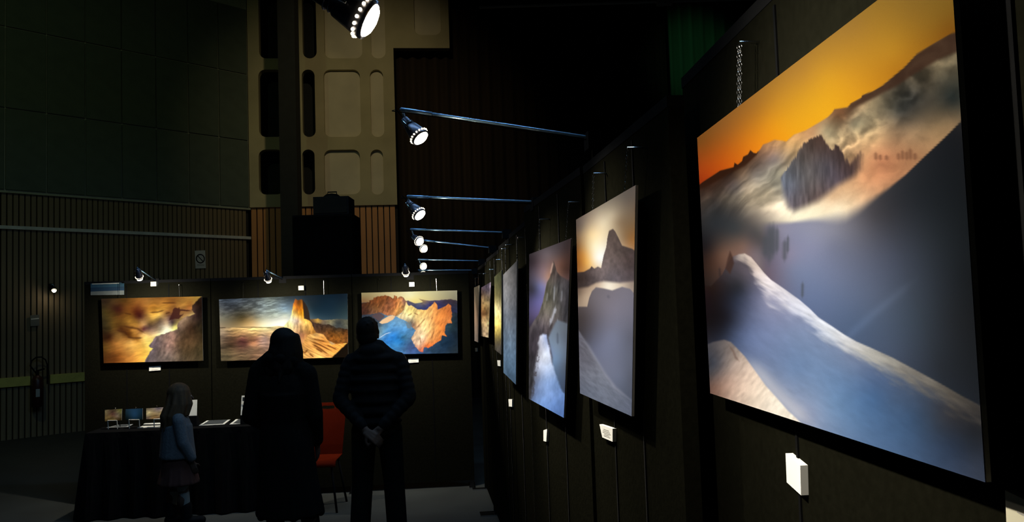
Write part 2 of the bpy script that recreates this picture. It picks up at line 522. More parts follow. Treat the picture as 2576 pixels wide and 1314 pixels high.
# ---- big sunset print
def paint_big(P):
    sky=idw(P,[(1760,355,135,78,28),(1770,430,185,72,20),(1765,460,170,58,18),(1820,400,205,95,22),(1830,320,165,100,38),(1880,360,222,125,26),
        (1950,320,232,152,28),(1900,270,180,118,42),(2000,330,240,165,30),(2080,200,220,158,40),(2080,280,240,172,32),(2020,180,190,135,50),
        (2200,30,168,124,46),(2150,60,172,126,52),(2250,130,196,138,38),(2160,220,220,152,34),(2350,60,150,106,34),(2300,20,152,112,42),(2390,20,138,100,34),(2390,80,138,88,24),(2260,180,190,125,30)],3.0,12)
    C=sky
    line=[(1700,500),(1761,465),(1770,458),(1801,438),(1813,430),(1847,421),(1849,410),(1857,415),(1868,406),(1871,395),(1883,389),(1889,378),(1897,385),(1904,386),(1913,377),(1921,364),(1935,359),(1950,352),(1968,354),(1980,356),(1999,339),(2029,328),(2063,308),(2084,295),(2096,283),(2101,275),(2134,270),(2143,260),(2168,247),(2171,240),(2198,230),(2223,215),(2253,190),(2277,170),(2308,137),(2332,122),(2360,105),(2390,88),(2440,68)]
    cl=idw(P,[(1780,500,75,62,52),(1775,470,58,36,26),(1810,450,66,42,30),(1850,435,80,58,44),(1880,405,95,65,45),(1870,440,118,96,76),(1930,375,165,122,88),(1990,358,222,172,110),(2050,335,195,150,106),
        (1850,470,92,82,76),(1900,440,112,102,92),(1950,400,128,112,104),(1955,425,152,142,122),(1960,470,150,142,124),(1880,490,168,150,124),(1930,500,205,186,154),(1960,530,236,216,186),(1940,480,186,170,142),
        (2000,552,255,242,208),(2060,545,255,240,204),(2110,520,252,228,188),(2150,490,232,188,142),(1850,530,84,78,72),(1800,510,56,50,46),(1830,500,92,82,70),(1875,555,84,79,74),(1800,560,48,50,52),(1850,580,64,64,64),(1905,560,112,103,95),(1900,585,80,76,75),(1925,605,86,82,80),(1780,620,38,32,32),(1780,560,50,50,50),
        (2080,330,188,168,128),(2150,310,152,138,108),(2120,290,150,105,70),(2200,260,128,112,84),(2230,290,104,92,72),(2300,250,60,58,52),(2350,230,72,66,54),(2400,250,46,50,46),(2400,170,96,86,66),(2330,185,98,86,66),(2270,285,64,61,54),
        (2200,350,204,164,116),(2140,345,196,164,120),(2300,345,172,136,98),(2400,310,138,112,80),(2360,330,150,120,84),(2220,400,196,132,92),(2180,450,208,148,104),(2250,430,188,128,88),(2300,390,170,122,84),(2100,500,230,192,150),
        (1820,640,112,82,66),(1790,660,70,48,38),(1870,618,120,94,82),(1900,640,120,105,108),(1780,700,52,38,32),(1800,760,32,28,30)],3.2,4)
    n=fbm(P+np.stack([fbm(P,60,seed=31)*18,fbm(P,60,seed=32)*18],1),70,24,-36,seed=3,octv=5)
    n2=fbm(P+np.stack([fbm(P,34,seed=41)*14,fbm(P,34,seed=42)*14],1),52,30,-30,seed=8,octv=4)
    bw=smooth(P[:,0],2020,2110); fade=1-smooth(P[:,1],500,570)
    up=smooth(P[:,0],2060,2130)*(1-smooth(P[:,1]+0.9*(P[:,0]-2200),330,390))
    wp=P+np.stack([fbm(P,40,seed=45)*16,fbm(P,40,seed=46)*16],1)
    bil=1-2.0*np.abs(fbm(wp,62,42,-32,seed=47,octv=2)); bil=np.clip(bil,-1,0.75)
    flow=fbm(P+np.stack([0*P[:,0],fbm(P,90,seed=48)*26],1),95,15,-44,seed=49,octv=3)
    cl=mod(cl,n2*bw+n*(1-bw),(0.12+0.10*up)*fade)
    cl=mod(cl,bil,0.27*up*fade)
    cl=mod(cl,flow,0.26*(1-smooth(P[:,0],1960,2060))*fade)
    C=C*(1-below(P,line,3.0)[:,None])+cl*below(P,line,3.0)[:,None]
    # dark far ridge under the skyline on the right, its lower border soft
    rid=below(P,line,2.5)*(1-below(P,[(2120,300),(2150,272),(2200,247),(2260,215),(2300,188),(2360,152),(2440,118)],7))*smooth(P[:,0],2115,2160)
    C=over(C,(66,44,32),rid*0.85)
    lh=below(P,line,2.0)*(1-below(P,[(1750,482),(1800,458),(1850,430),(1875,418),(1905,390),(1920,360)],5))*(P[:,0]<1915)
    C=over(C,(52,28,16),lh*0.85)
    # blue shaded snow right and below
    slope=[(1920,566),(1950,562),(1990,560),(2040,553),(2090,549),(2130,544),(2165,524),(2200,500),(2240,472),(2280,440),(2330,392),(2380,345),(2440,285)]
    bl=idw(P,[(2400,350,28,32,36),(2430,320,34,36,36),(2300,480,36,42,48),(2250,500,48,52,58),(2200,540,72,74,80),(2150,570,112,116,130),(2250,650,72,82,106),(2350,600,40,48,56),(2430,700,28,34,38),(2400,800,36,42,48),(2300,800,60,74,94),
        (2200,750,90,106,142),(2100,700,116,132,178),(2050,620,142,152,194),(2000,600,142,150,190),(2000,680,126,140,186),(2100,620,124,134,168),(2030,760,106,126,182),(2150,820,84,106,152),(2450,950,30,36,42),(1980,640,140,140,176),
        (2050,580,150,158,190),(2100,575,140,146,168),(1950,640,116,116,146),(1930,700,110,100,120),(2250,880,70,86,118),(2370,920,40,48,58),(1930,600,92,92,104),(1960,580,140,142,170)],3.2,6)
    bl=cool(bl)
    soft=np.interp(P[:,0],[1900,2000,2060,2110,2160,2210,2260,2310],[12,7,12,26,24,12,5,2.5])
    L=np.array(slope,float); yy=np.interp(P[:,0],L[:,0],L[:,1])
    mm=smooth((P[:,1]-yy)/soft,-1,1)*smooth(P[:,0],1905,1935)
    C=C*(1-mm[:,None])+bl*mm[:,None]
    # diagonal faint crest in the blue slope
    C=C*(1+0.10*seg(P,[(2110,870),(2200,790),(2310,700)],8,20))[:,None]
    # forested crag
    crag=[(1965,447),(1977,429),(1999,395),(2011,377),(2023,357),(2044,346),(2067,337),(2078,351),(2087,365),(2095,374),(2101,362),(2114,368),(2124,384),(2133,398),(2139,406),(2148,398),(2157,388),(2168,376),(2177,388),(2172,425),(2150,446),(2110,469),(2060,508),(2020,524),(1999,533),(1983,523),(1971,493)]
    teeth=5*np.abs(fbm(P,5,40,0,seed=12,octv=2))
    d=sdf(P,crag)-teeth*(P[:,1]<430)
    lw=2.5+9*smooth(P[:,1]+0.35*(P[:,0]-1990),430,500)
    mk=smooth(d/lw,-1,1.3)*(1-0.75*smooth(P[:,0],2140,2185))
    cc=idw(P,[(2060,355,78,60,52),(2020,400,86,78,74),(1990,470,96,98,108),(1985,510,104,98,104),(2040,450,96,90,88),(2080,420,84,78,82),(2100,450,92,82,88),(2130,420,78,62,60),(2060,495,98,82,78),(1975,450,108,112,122)],3,4)
    cc=mod(cc,fbm(P,7,36,0,seed=14,octv=3),0.16)
    C=C*(1-mk[:,None])+cc*mk[:,None]
    # small tufts in the orange fog
    for x,h in ((2205,16),(2216,10),(2262,14),(2272,22),(2283,18),(2292,26),(2304,14),(2232,8)):
        C=over(C,(112,72,50),seg(P,[(x,398-h),(x+1,404)],4,9)*0.55)
    # soft tree streaks on the left of the snow bowl
    for x,y0,y1,w in ((1938,562,668,7),(1947,560,650,6),(1957,568,640,4),(1976,600,660,5),(1984,590,640,3),(2021,708,752,3),(1927,590,650,6)):
        C=over(C,(74,78,82),seg(P,[(x,y0),(x-1,y1)],w,w*2.2)*0.6)
    # main snow ridge
    top=[(1790,720),(1818,691),(1828,672),(1840,650),(1847,645),(1860,640),(1875,638),(1891,647),(1907,666),(1924,687),(1942,705),(1970,724),(2012,754),(2040,778),(2061,799),(2096,822),(2127,843),(2157,860),(2194,876),(2251,902),(2312,935),(2364,963),(2421,996),(2520,1048)]
    L=np.array(top,float); ty=np.interp(P[:,0],L[:,0],L[:,1]); dep=P[:,1]-ty
    rg=idw(P,[(1840,700,60,60,68),(1860,720,46,50,60),(1850,760,46,54,80),(1880,690,92,90,104),(1900,740,98,106,144),(1900,840,112,132,192),(1960,800,136,150,202),(1940,760,150,158,200),(2000,850,128,152,208),(2000,930,116,146,206),
        (2100,950,112,146,208),(2100,1020,116,152,212),(2200,1000,76,112,178),(2200,950,86,112,168),(2150,900,120,140,186),(2300,1050,60,86,132),(2300,1100,64,92,142),(2250,1000,74,100,150),(2400,1120,44,58,86),(2450,1180,54,66,92),(2460,1100,36,42,50),(2380,1050,52,58,68),
        (1830,800,32,34,46),(1805,720,42,34,32),(1805,790,26,24,28),(1850,850,74,90,136),(1820,840,40,46,66),(1950,900,118,142,200),(1950,980,140,156,196),(2040,1040,150,168,210)],3.0,6)
    rg=cool(mod(rg,fbm(P,26,10,32,seed=22,octv=3),0.03))
    crest=idw(P,[(1870,650,196,178,164),(1900,672,214,194,180),(1930,710,236,224,222),(1960,745,240,232,234),(1990,770,230,228,236),(2080,840,230,232,236),(2130,868,216,214,212),(2180,890,186,182,172),(2280,950,130,124,114),(2400,1010,84,78,70),(2460,1040,60,56,52)],3,5)
    crest=mod(crest,fbm(P,34,8,28,seed=24,octv=3),0.08)
    wid=np.interp(P[:,0],[1850,1880,1900,1930,1980,2040,2100,2200,2300,2470],[16,30,60,78,62,56,52,60,66,70])
    cm=(1-smooth(dep/wid+0.22*fbm(P,40,10,28,seed=26,octv=3),0.25,1.05))*smooth(P[:,0],1838,1872)
    rg=rg*(1-cm[:,None])+crest*cm[:,None]
    C=C*(1-smooth(dep,-2.5,2.5)[:,None])+rg*smooth(dep,-2.5,2.5)[:,None]
    C=over(C,(70,48,40),mask(P,[(1826,676),(1832,650),(1838,632),(1845,648),(1848,664),(1838,690)],3)*0.8)
    C=over(C,(84,78,80),seg(P,[(1845,668),(1865,662),(1882,672),(1892,684),(1896,696)],3,8)*0.45)
    C=over(C,(48,40,40),seg(P,[(1811,672),(1813,700)],3,6)*0.5)
    # pale halo beside the lower ridge
    C=C+(np.array([205,202,204])-C)*(seg(P,[(1868,885),(1905,930),(1950,985),(2010,1040),(2050,1070)],12,36)*0.62*smooth(P[:,1],860,950))[:,None]
    # lower left ridge
    lr=[(1740,872),(1783,866),(1795,861),(1823,855),(1840,861),(1854,875),(1875,897),(1900,932),(1928,971),(1956,1002),(1984,1034),(2005,1053),(2080,1130),(1740,1130)]
    lc=idw(P,[(1800,885,84,80,82),(1800,915,72,72,78),(1790,940,82,76,76),(1830,880,120,108,102),(1848,905,170,150,136),(1830,960,186,152,132),(1870,950,228,198,174),(1900,1000,238,214,188),(1950,1030,252,236,212),(1800,975,138,104,88),(1850,1000,216,184,160),(1790,1000,120,90,76)],3,4)
    lc=mod(lc,fbm(P,8,20,40,seed=28,octv=3),0.07)
    m=mask(P,lr,3)
    C=C*(1-m[:,None])+lc*m[:,None]
    C=over(C,(112,86,74),seg(P,[(1836,870),(1846,884),(1852,900),(1862,910)],2,6)*0.5)
    return C

# ---- tower sunset print (second on the right); edge colours include the lamp pool's falloff
def paint_tower(P):
    C=idw(P,[(1505,650,255,250,236),(1495,620,255,238,195),(1520,560,228,208,172),(1525,520,160,145,122),(1460,570,116,100,86),(1455,665,150,92,40),(1452,620,128,88,50),(1580,500,106,92,78),(1590,560,128,100,70),(1590,605,158,108,60),(1575,600,150,115,78),
        (1490,590,246,214,160),(1470,640,205,148,78),(1480,660,235,180,100),(1560,560,150,125,95),(1540,540,196,176,145),(1490,550,170,150,125),(1515,610,250,232,196)],3,4)
    dk=idw(P,[(1550,640,96,82,76),(1530,640,110,94,88),(1540,700,106,96,98),(1580,660,80,66,62),(1470,700,62,50,46),(1490,695,88,76,74),(1520,690,120,106,104),(1455,700,50,40,36)],3,4)
    sk=[(1440,690),(1451,686),(1470,684),(1485,676),(1489,670),(1496,676),(1505,671),(1513,675),(1520,641),(1526,622),(1529,598),(1533,581),(1543,576),(1549,583),(1558,601),(1566,618),(1581,623),(1591,626),(1598,631),(1612,634)]
    m=below(P,sk,2.0); C=C*(1-m[:,None])+mod(dk,fbm(P,9,14,seed=3),0.12)*m[:,None]
    m=below(P,[(1440,728),(1480,722),(1500,712),(1520,708),(1560,712),(1612,706)],5)
    fg=idw(P,[(1530,720,250,236,212),(1505,716,200,175,150),(1470,745,170,146,122),(1455,735,110,90,75),(1590,718,156,136,120),(1560,716,215,195,170)],3,3)
    C=C*(1-m[:,None])+fg*m[:,None]
    dome=[(1440,772),(1478,772),(1483,750),(1490,733),(1500,723),(1520,726),(1541,731),(1566,722),(1586,727),(1598,741),(1615,760)]
    sn=idw(P,[(1540,780,124,118,128),(1500,760,112,104,108),(1540,850,118,120,138),(1590,850,94,94,104),(1500,880,106,108,126),(1560,950,104,108,124),(1470,800,74,66,66),(1455,850,60,56,58),(1520,930,112,114,130),(1590,950,86,88,98),(1580,1010,80,84,96)],3,5)
    m=below(P,dome,2.5); C=C*(1-m[:,None])+sn*m[:,None]
    low=[(1440,800),(1460,837),(1490,887),(1520,937),(1551,978),(1591,1008),(1620,1030)]
    ls=idw(P,[(1470,900,100,98,106),(1500,950,116,118,128),(1480,980,100,104,116),(1540,1010,108,112,124),(1580,1030,92,96,108)],3,5)
    ls=mod(ls,fbm(P,14,5,40,seed=9),0.08)
    m=below(P,low,4); C=C*(1-m[:,None])+ls*m[:,None]
    C=over(C,(150,150,160),seg(P,low[1:6],3,8)*0.45)
    C=over(C,(88,84,92),seg(P,[(1530,742),(1533,752)],3,6)*0.5)
    return C

# ---- snow spire print (third on the right)
def paint_spire(P):
    C=idw(P,[(1342,660,58,48,52),(1375,640,112,98,100),(1370,680,138,112,112),(1425,625,66,52,50),(1425,680,78,54,46),(1410,660,110,78,66),(1382,700,172,132,112),(1362,720,118,118,158),(1355,760,104,100,150),(1342,730,60,58,72),(1352,790,98,88,128),(1340,830,52,46,52),(1400,640,96,80,78)],3,4)
    mt=idw(P,[(1394,690,84,72,66),(1405,720,80,76,74),(1375,740,96,92,76),(1385,780,104,98,88),(1415,760,70,66,66),(1425,790,58,56,58),(1360,815,92,84,86),(1345,840,62,56,60),(1372,810,108,98,96)],3,4)
    mt=mod(mt,fbm(P,6,22,8,seed=4),0.25)
    sk=[(1330,830),(1345,806),(1356,790),(1366,760),(1376,712),(1384,698),(1388,680),(1393,656),(1396,664),(1402,684),(1410,694),(1424,702),(1440,708)]
    m=below(P,sk,3); C=C*(1-m[:,None])+mt*m[:,None]
    C=over(C,(205,170,150),seg(P,[(1393,658),(1388,678),(1385,692)],1.5,4)*0.8)
    for pts,w,g in (([(1396,715),(1394,762)],1.6,0.5),([(1415,728),(1412,762)],1.8,0.35),([(1399,768),(1392,795),(1383,822)],2.2,0.75),([(1400,776),(1396,790)],1.5,0.6),([(1378,735),(1376,760)],1.6,0.35),([(1403,800),(1405,835)],1.4,0.4),([(1386,800),(1384,812)],1.3,0.6)):
        C=over(C,(190,190,198),seg(P,pts,w,w*2.4)*g)
    sn=idw(P,[(1410,830,108,116,126),(1428,850,92,98,108),(1405,870,118,132,150),(1425,920,84,92,104),(1400,905,112,134,162),(1410,960,72,86,108),(1425,1000,60,68,84)],3,4)
    m=mask(P,[(1398,812),(1404,806),(1442,818),(1442,1080),(1388,1080),(1390,900),(1380,850)],4); C=C*(1-m[:,None])+sn*m[:,None]
    C=over(C,(70,76,88),seg(P,[(1403,835),(1404,868)],2,5)*0.5)
    fr=idw(P,[(1364,850,214,218,236),(1374,850,168,182,220),(1368,890,226,230,242),(1362,920,200,208,228),(1378,900,216,222,236),(1370,960,146,170,212),(1350,950,110,116,134),(1345,1000,104,122,158),(1380,990,128,156,204),(1400,1020,98,128,180),(1415,1040,84,112,162),(1345,880,92,86,90),(1360,1010,120,150,200),(1395,960,120,145,186)],3,4)
    fr=mod(fr,fbm(P,7,16,10,seed=6),0.08)
    m=mask(P,[(1326,1080),(1340,980),(1350,900),(1354,868),(1358,848),(1366,840),(1376,842),(1380,860),(1384,890),(1392,925),(1402,955),(1416,985),(1440,1010),(1440,1080)],4,2)
    C=C*(1-m[:,None])+fr*m[:,None]
    C=over(C,(60,54,56),mask(P,[(1338,1000),(1346,930),(1352,885),(1357,890),(1352,930),(1344,1000)],3,2)*0.6*(fbm(P,7,9,seed=77)>0))
    return C

# ---- back row, cloud sea (left)
def cp(ox,oy,k,pts): return [(ox+p[0]/k,oy+p[1]/k)+tuple(p[2:]) for p in pts]
def paint_clouds(P):
    q=lambda pts: cp(245,735,6.914,pts)
    warp=P+np.stack([fbm(P,16,seed=51)*3.0,fbm(P,16,seed=52)*2.2],1)
    C=idw(warp,q([(120,160,48,34,22),(300,170,78,54,28),(450,150,92,60,24),(700,150,150,95,40),(900,180,168,112,50),(1100,150,160,105,45),(1300,180,150,95,40),(1500,150,184,128,56),(1700,130,188,142,62),
      (170,350,72,56,24),(350,310,58,26,18),(560,260,122,72,28),(700,330,80,34,18),(900,260,180,118,46),(1000,320,188,128,46),(1200,250,194,132,52),(1500,230,198,138,60),(1600,280,172,105,50),
      (130,500,62,50,26),(300,440,98,66,26),(550,430,132,86,30),(750,440,72,34,25),(950,420,238,182,80),(1080,390,238,188,86),(1230,400,120,80,50),(1500,370,168,118,66),(1650,370,188,152,92),
      (150,640,52,40,20),(300,600,98,68,26),(550,530,168,118,46),(700,560,168,118,52),(800,550,206,154,92),(900,560,88,64,44),(1100,500,116,90,66),(1300,450,84,58,50),(1190,545,216,186,146),(1300,560,94,80,66),
      (400,660,72,40,18),(560,640,122,76,30),(650,700,194,132,56),(800,660,92,48,44),(800,740,244,194,112),(960,680,194,154,118),(1050,620,152,126,96),(1200,650,255,246,204),(1100,720,255,242,184),(1340,620,252,236,132),
      (200,800,58,30,14),(380,740,134,92,42),(560,770,96,54,18),(700,800,168,108,40),(600,860,228,168,82),(800,830,252,202,102),(950,790,255,216,122),
      (150,950,96,64,24),(350,900,172,112,48),(600,960,242,178,82),(850,1000,252,196,82),(200,1100,92,52,20),(400,1080,152,92,36),(600,1120,216,142,60),(800,1150,246,182,72),(350,1200,122,66,24)]),3.6,1.5)
    C=mod(C,fbm(warp,22,6,-12,seed=53,octv=4),0.13)
    for pts,w in (([(420,590),(700,640),(830,720)],14),([(500,780),(620,800),(800,800)],12),([(320,660),(480,700),(540,770)],14),([(900,360),(1050,350),(1180,310)],9),([(470,370),(600,390)],9),([(1180,380),(1270,350)],9),([(1100,190),(1380,190)],8)):
        C=over(C,(62,32,16),seg(P,q(pts),w/6.9,w*2.6/6.9)*0.6)
    tw=q([(1240,500),(1300,370),(1320,300),(1350,268),(1400,282),(1425,265),(1440,300),(1600,318),(1645,330),(1560,334),(1440,328),(1430,400),(1500,380),(1420,470),(1330,470)])
    C=over(C,(62,30,26),mask(P,tw,1.6,0.8,5)*0.85)
    R=q([(815,1260),(840,1190),(880,1110),(930,1030),(970,985),(885,935),(950,860),(1020,780),(1150,730),(1300,680),(1390,650),(1400,560),(1430,500),(1530,440),(1600,420),(1700,380),(1640,320),(1650,230),(1740,140),(1790,80),(1870,80),(1870,1260)])
    rc=idw(P,q([(1000,900,118,98,100),(1100,1000,112,92,82),(1150,800,122,98,84),(1300,780,172,130,110),(1250,950,156,120,104),(1250,1100,130,108,94),(1000,1120,98,84,80),(1400,900,96,72,52),(1450,600,126,100,80),(1520,500,156,124,94),(1420,700,92,72,56),(1600,600,66,46,32),(1700,400,60,42,36),(1750,200,38,24,16),(1700,800,72,52,32),(1600,900,88,64,40),(1750,1000,62,50,30),(1500,1100,78,62,42),(1780,600,40,32,20),(1600,1180,78,62,42)]),3,2)
    rc=mod(rc,fbm(P,6,10,25,seed=55,octv=4),0.20)
    m=mask(P,R,1.6,1.6,7,56); C=C*(1-m[:,None])+rc*m[:,None]
    return C

# ---- back row, golden tower (centre)
def paint_golden(P):
    q=lambda pts: cp(545,730,6.915,pts)
    C=idw(P,q([(150,200,46,50,54),(400,200,72,78,82),(700,200,98,104,102),(950,150,104,112,104),(1200,180,78,88,90),(1350,120,52,62,68),(200,350,62,62,60),(500,330,86,86,78),(800,330,136,146,142),(1050,300,152,168,168),(1200,350,154,178,188),
      (150,500,96,90,72),(450,480,84,70,42),(700,470,136,130,106),(1000,450,182,188,168),(1200,450,204,208,184),(150,610,118,102,76),(500,600,188,152,96),(620,570,204,168,112),(800,600,255,240,192),(1000,570,255,250,228),(1200,540,255,252,236),
      (1700,150,30,42,50),(2000,200,22,38,48),(2200,150,18,28,34),(1700,400,38,58,68),(2000,400,30,48,58),(2200,400,34,48,50),(1620,300,42,56,62)]),3.2,2)
    wv=fbm(P,12,3.0,-8,seed=61,octv=4)
    C=mod(C,np.clip(wv,-0.6,1),0.36*(1-smooth(P[:,0],690,745))*(1-smooth(P[:,1],770,815)))
    cl=idw(P,q([(100,720,132,112,86),(300,700,168,132,82),(600,690,244,204,128),(900,680,255,232,164),(150,800,102,82,62),(400,780,152,112,72),(700,770,214,168,108),(900,760,204,164,114),(200,900,74,54,38),(450,860,104,60,50),(700,840,168,116,86),(850,830,164,132,112),
      (250,960,64,46,30),(500,930,88,52,42),(650,920,168,112,76),(800,920,194,152,128),(300,1060,98,76,52),(600,1030,132,100,72),(750,1000,162,122,92),(200,1150,72,60,40),(500,1150,106,82,56),(650,1130,122,90,64),(1100,900,150,110,75),(1300,1000,120,85,55)]),3.2,2)
    cl=mod(cl,fbm(P+np.stack([0*P[:,0],fbm(P,20,seed=63)*3],1),26,4.0,-4,seed=62,octv=4),0.30)
    m=below(P,q([(-50,655),(200,655),(600,650),(900,640),(1060,625),(1200,640),(2400,640)]),1.2); C=C*(1-m[:,None])+cl*m[:,None]
    C=over(C,(52,38,26),seg(P,q([(-20,658),(180,656)]),1.0,2.0)*0.8); C=over(C,(70,52,34),seg(P,q([(280,655),(500,650),(640,646),(800,654),(1040,650)]),0.7,1.8)*0.75)
    # right dark mountains
    bp=q([(1560,505),(1650,510),(1760,498),(1830,518),(1900,518),(2000,520),(2100,500),(2300,515),(2300,760),(1960,700),(1700,660)])
    bc=idw(P,q([(1760,530,190,144,62),(1850,540,120,100,76),(1960,550,134,122,88),(2100,570,60,62,58),(2250,600,72,70,56),(1700,560,110,80,50)]),3,2)
    m=mask(P,bp,1.2,0.8,5); C=C*(1-m[:,None])+mod(bc,fbm(P,7,5,seed=64),0.15)*m[:,None]
    dp=q([(1600,500),(1640,540),(1700,575),(1850,600),(1960,600),(2080,650),(2320,690),(2320,960),(2200,1000),(1900,860),(1700,760)])
    dc=idw(P,q([(1800,620,60,42,32),(2100,640,52,44,36),(2000,720,82,50,22),(2200,730,78,46,20),(2050,850,126,72,24),(2200,880,110,64,24),(1850,740,104,66,36),(2150,800,120,72,26)]),3,2)
    m=mask(P,dp,1.4,1.2,7); C=C*(1-m[:,None])+mod(dc,fbm(P,6,6,seed=65),0.32)*m[:,None]
    # lit rock
    T=q([(1170,625),(1230,560),(1280,500),(1300,430),(1315,350),(1330,260),(1345,200),(1372,158),(1410,175),(1450,165),(1492,158),(1510,240),(1520,400),(1560,505),(1630,540),(1700,690),(1740,760),(1560,900),(1450,1000),(1300,1000),(1200,900)])
    tc=idw(P,q([(1420,220,128,72,28),(1360,230,206,112,40),(1350,300,240,154,52),(1400,330,186,106,38),(1480,330,240,142,30),(1350,420,252,214,124),(1420,420,228,162,62),(1490,450,244,172,50),(1300,520,255,246,204),(1400,530,218,184,156),(1450,600,224,174,114),(1550,560,252,198,98),(1600,620,242,184,92),(1280,590,255,236,164),(1500,680,218,164,94),(1650,700,206,142,62),(1480,780,170,112,76),(1540,850,190,130,72)]),3,1.5)
    tc=mod(tc,fbm(P,4,12,4,seed=66,octv=3),0.22)
    m=mask(P,T,1.2,0.8,4); C=C*(1-m[:,None])+tc*m[:,None]
    sh=q([(1490,165),(1540,230),(1580,300),(1612,400),(1625,520),(1520,500),(1505,330)])
    C=over(C,(52,38,28),mask(P,sh,1.4)*0.95)
    # sand slope with dark strata
    sp=q([(1440,1260),(1470,980),(1530,880),(1590,780),(1740,745),(1860,770),(1920,860),(2000,950),(2275,925),(2140,1050),(1980,1200),(1900,1260)])
    sc=idw(P,q([(1600,850,214,154,78),(1750,820,224,164,88),(1550,950,206,144,72),(1800,900,208,138,62),(1700,1000,222,152,72),(1900,1000,218,142,62),(2100,1000,212,138,56),(1600,1130,232,168,88),(1850,1110,242,172,88),(2000,1080,218,142,62)]),3,2)
    sc=mod(sc,fbm(P,16,2.2,27,seed=67,octv=3),0.22)
    m=mask(P,sp,1.2,0.8,5); C=C*(1-m[:,None])+sc*m[:,None]
    for pts in ([(1620,885),(1800,960),(2000,1060)],[(1650,935),(1800,1020),(1950,1130)],[(1660,845),(1800,880),(1900,905)],[(1720,1010),(1850,1085)],[(1610,1100),(1690,1170)],[(1900,950),(2100,1040)],[(1470,1060),(1540,1090),(1590,1030)]):
        C=over(C,(96,48,14),seg(P,q(pts),1.3,3.4)*0.8)
    C=over(C,(16,10,5),mask(P,q([(2275,925),(2330,880),(2330,1260),(1960,1260),(2020,1160),(2140,1050)]),1.5,1,5))
    return C

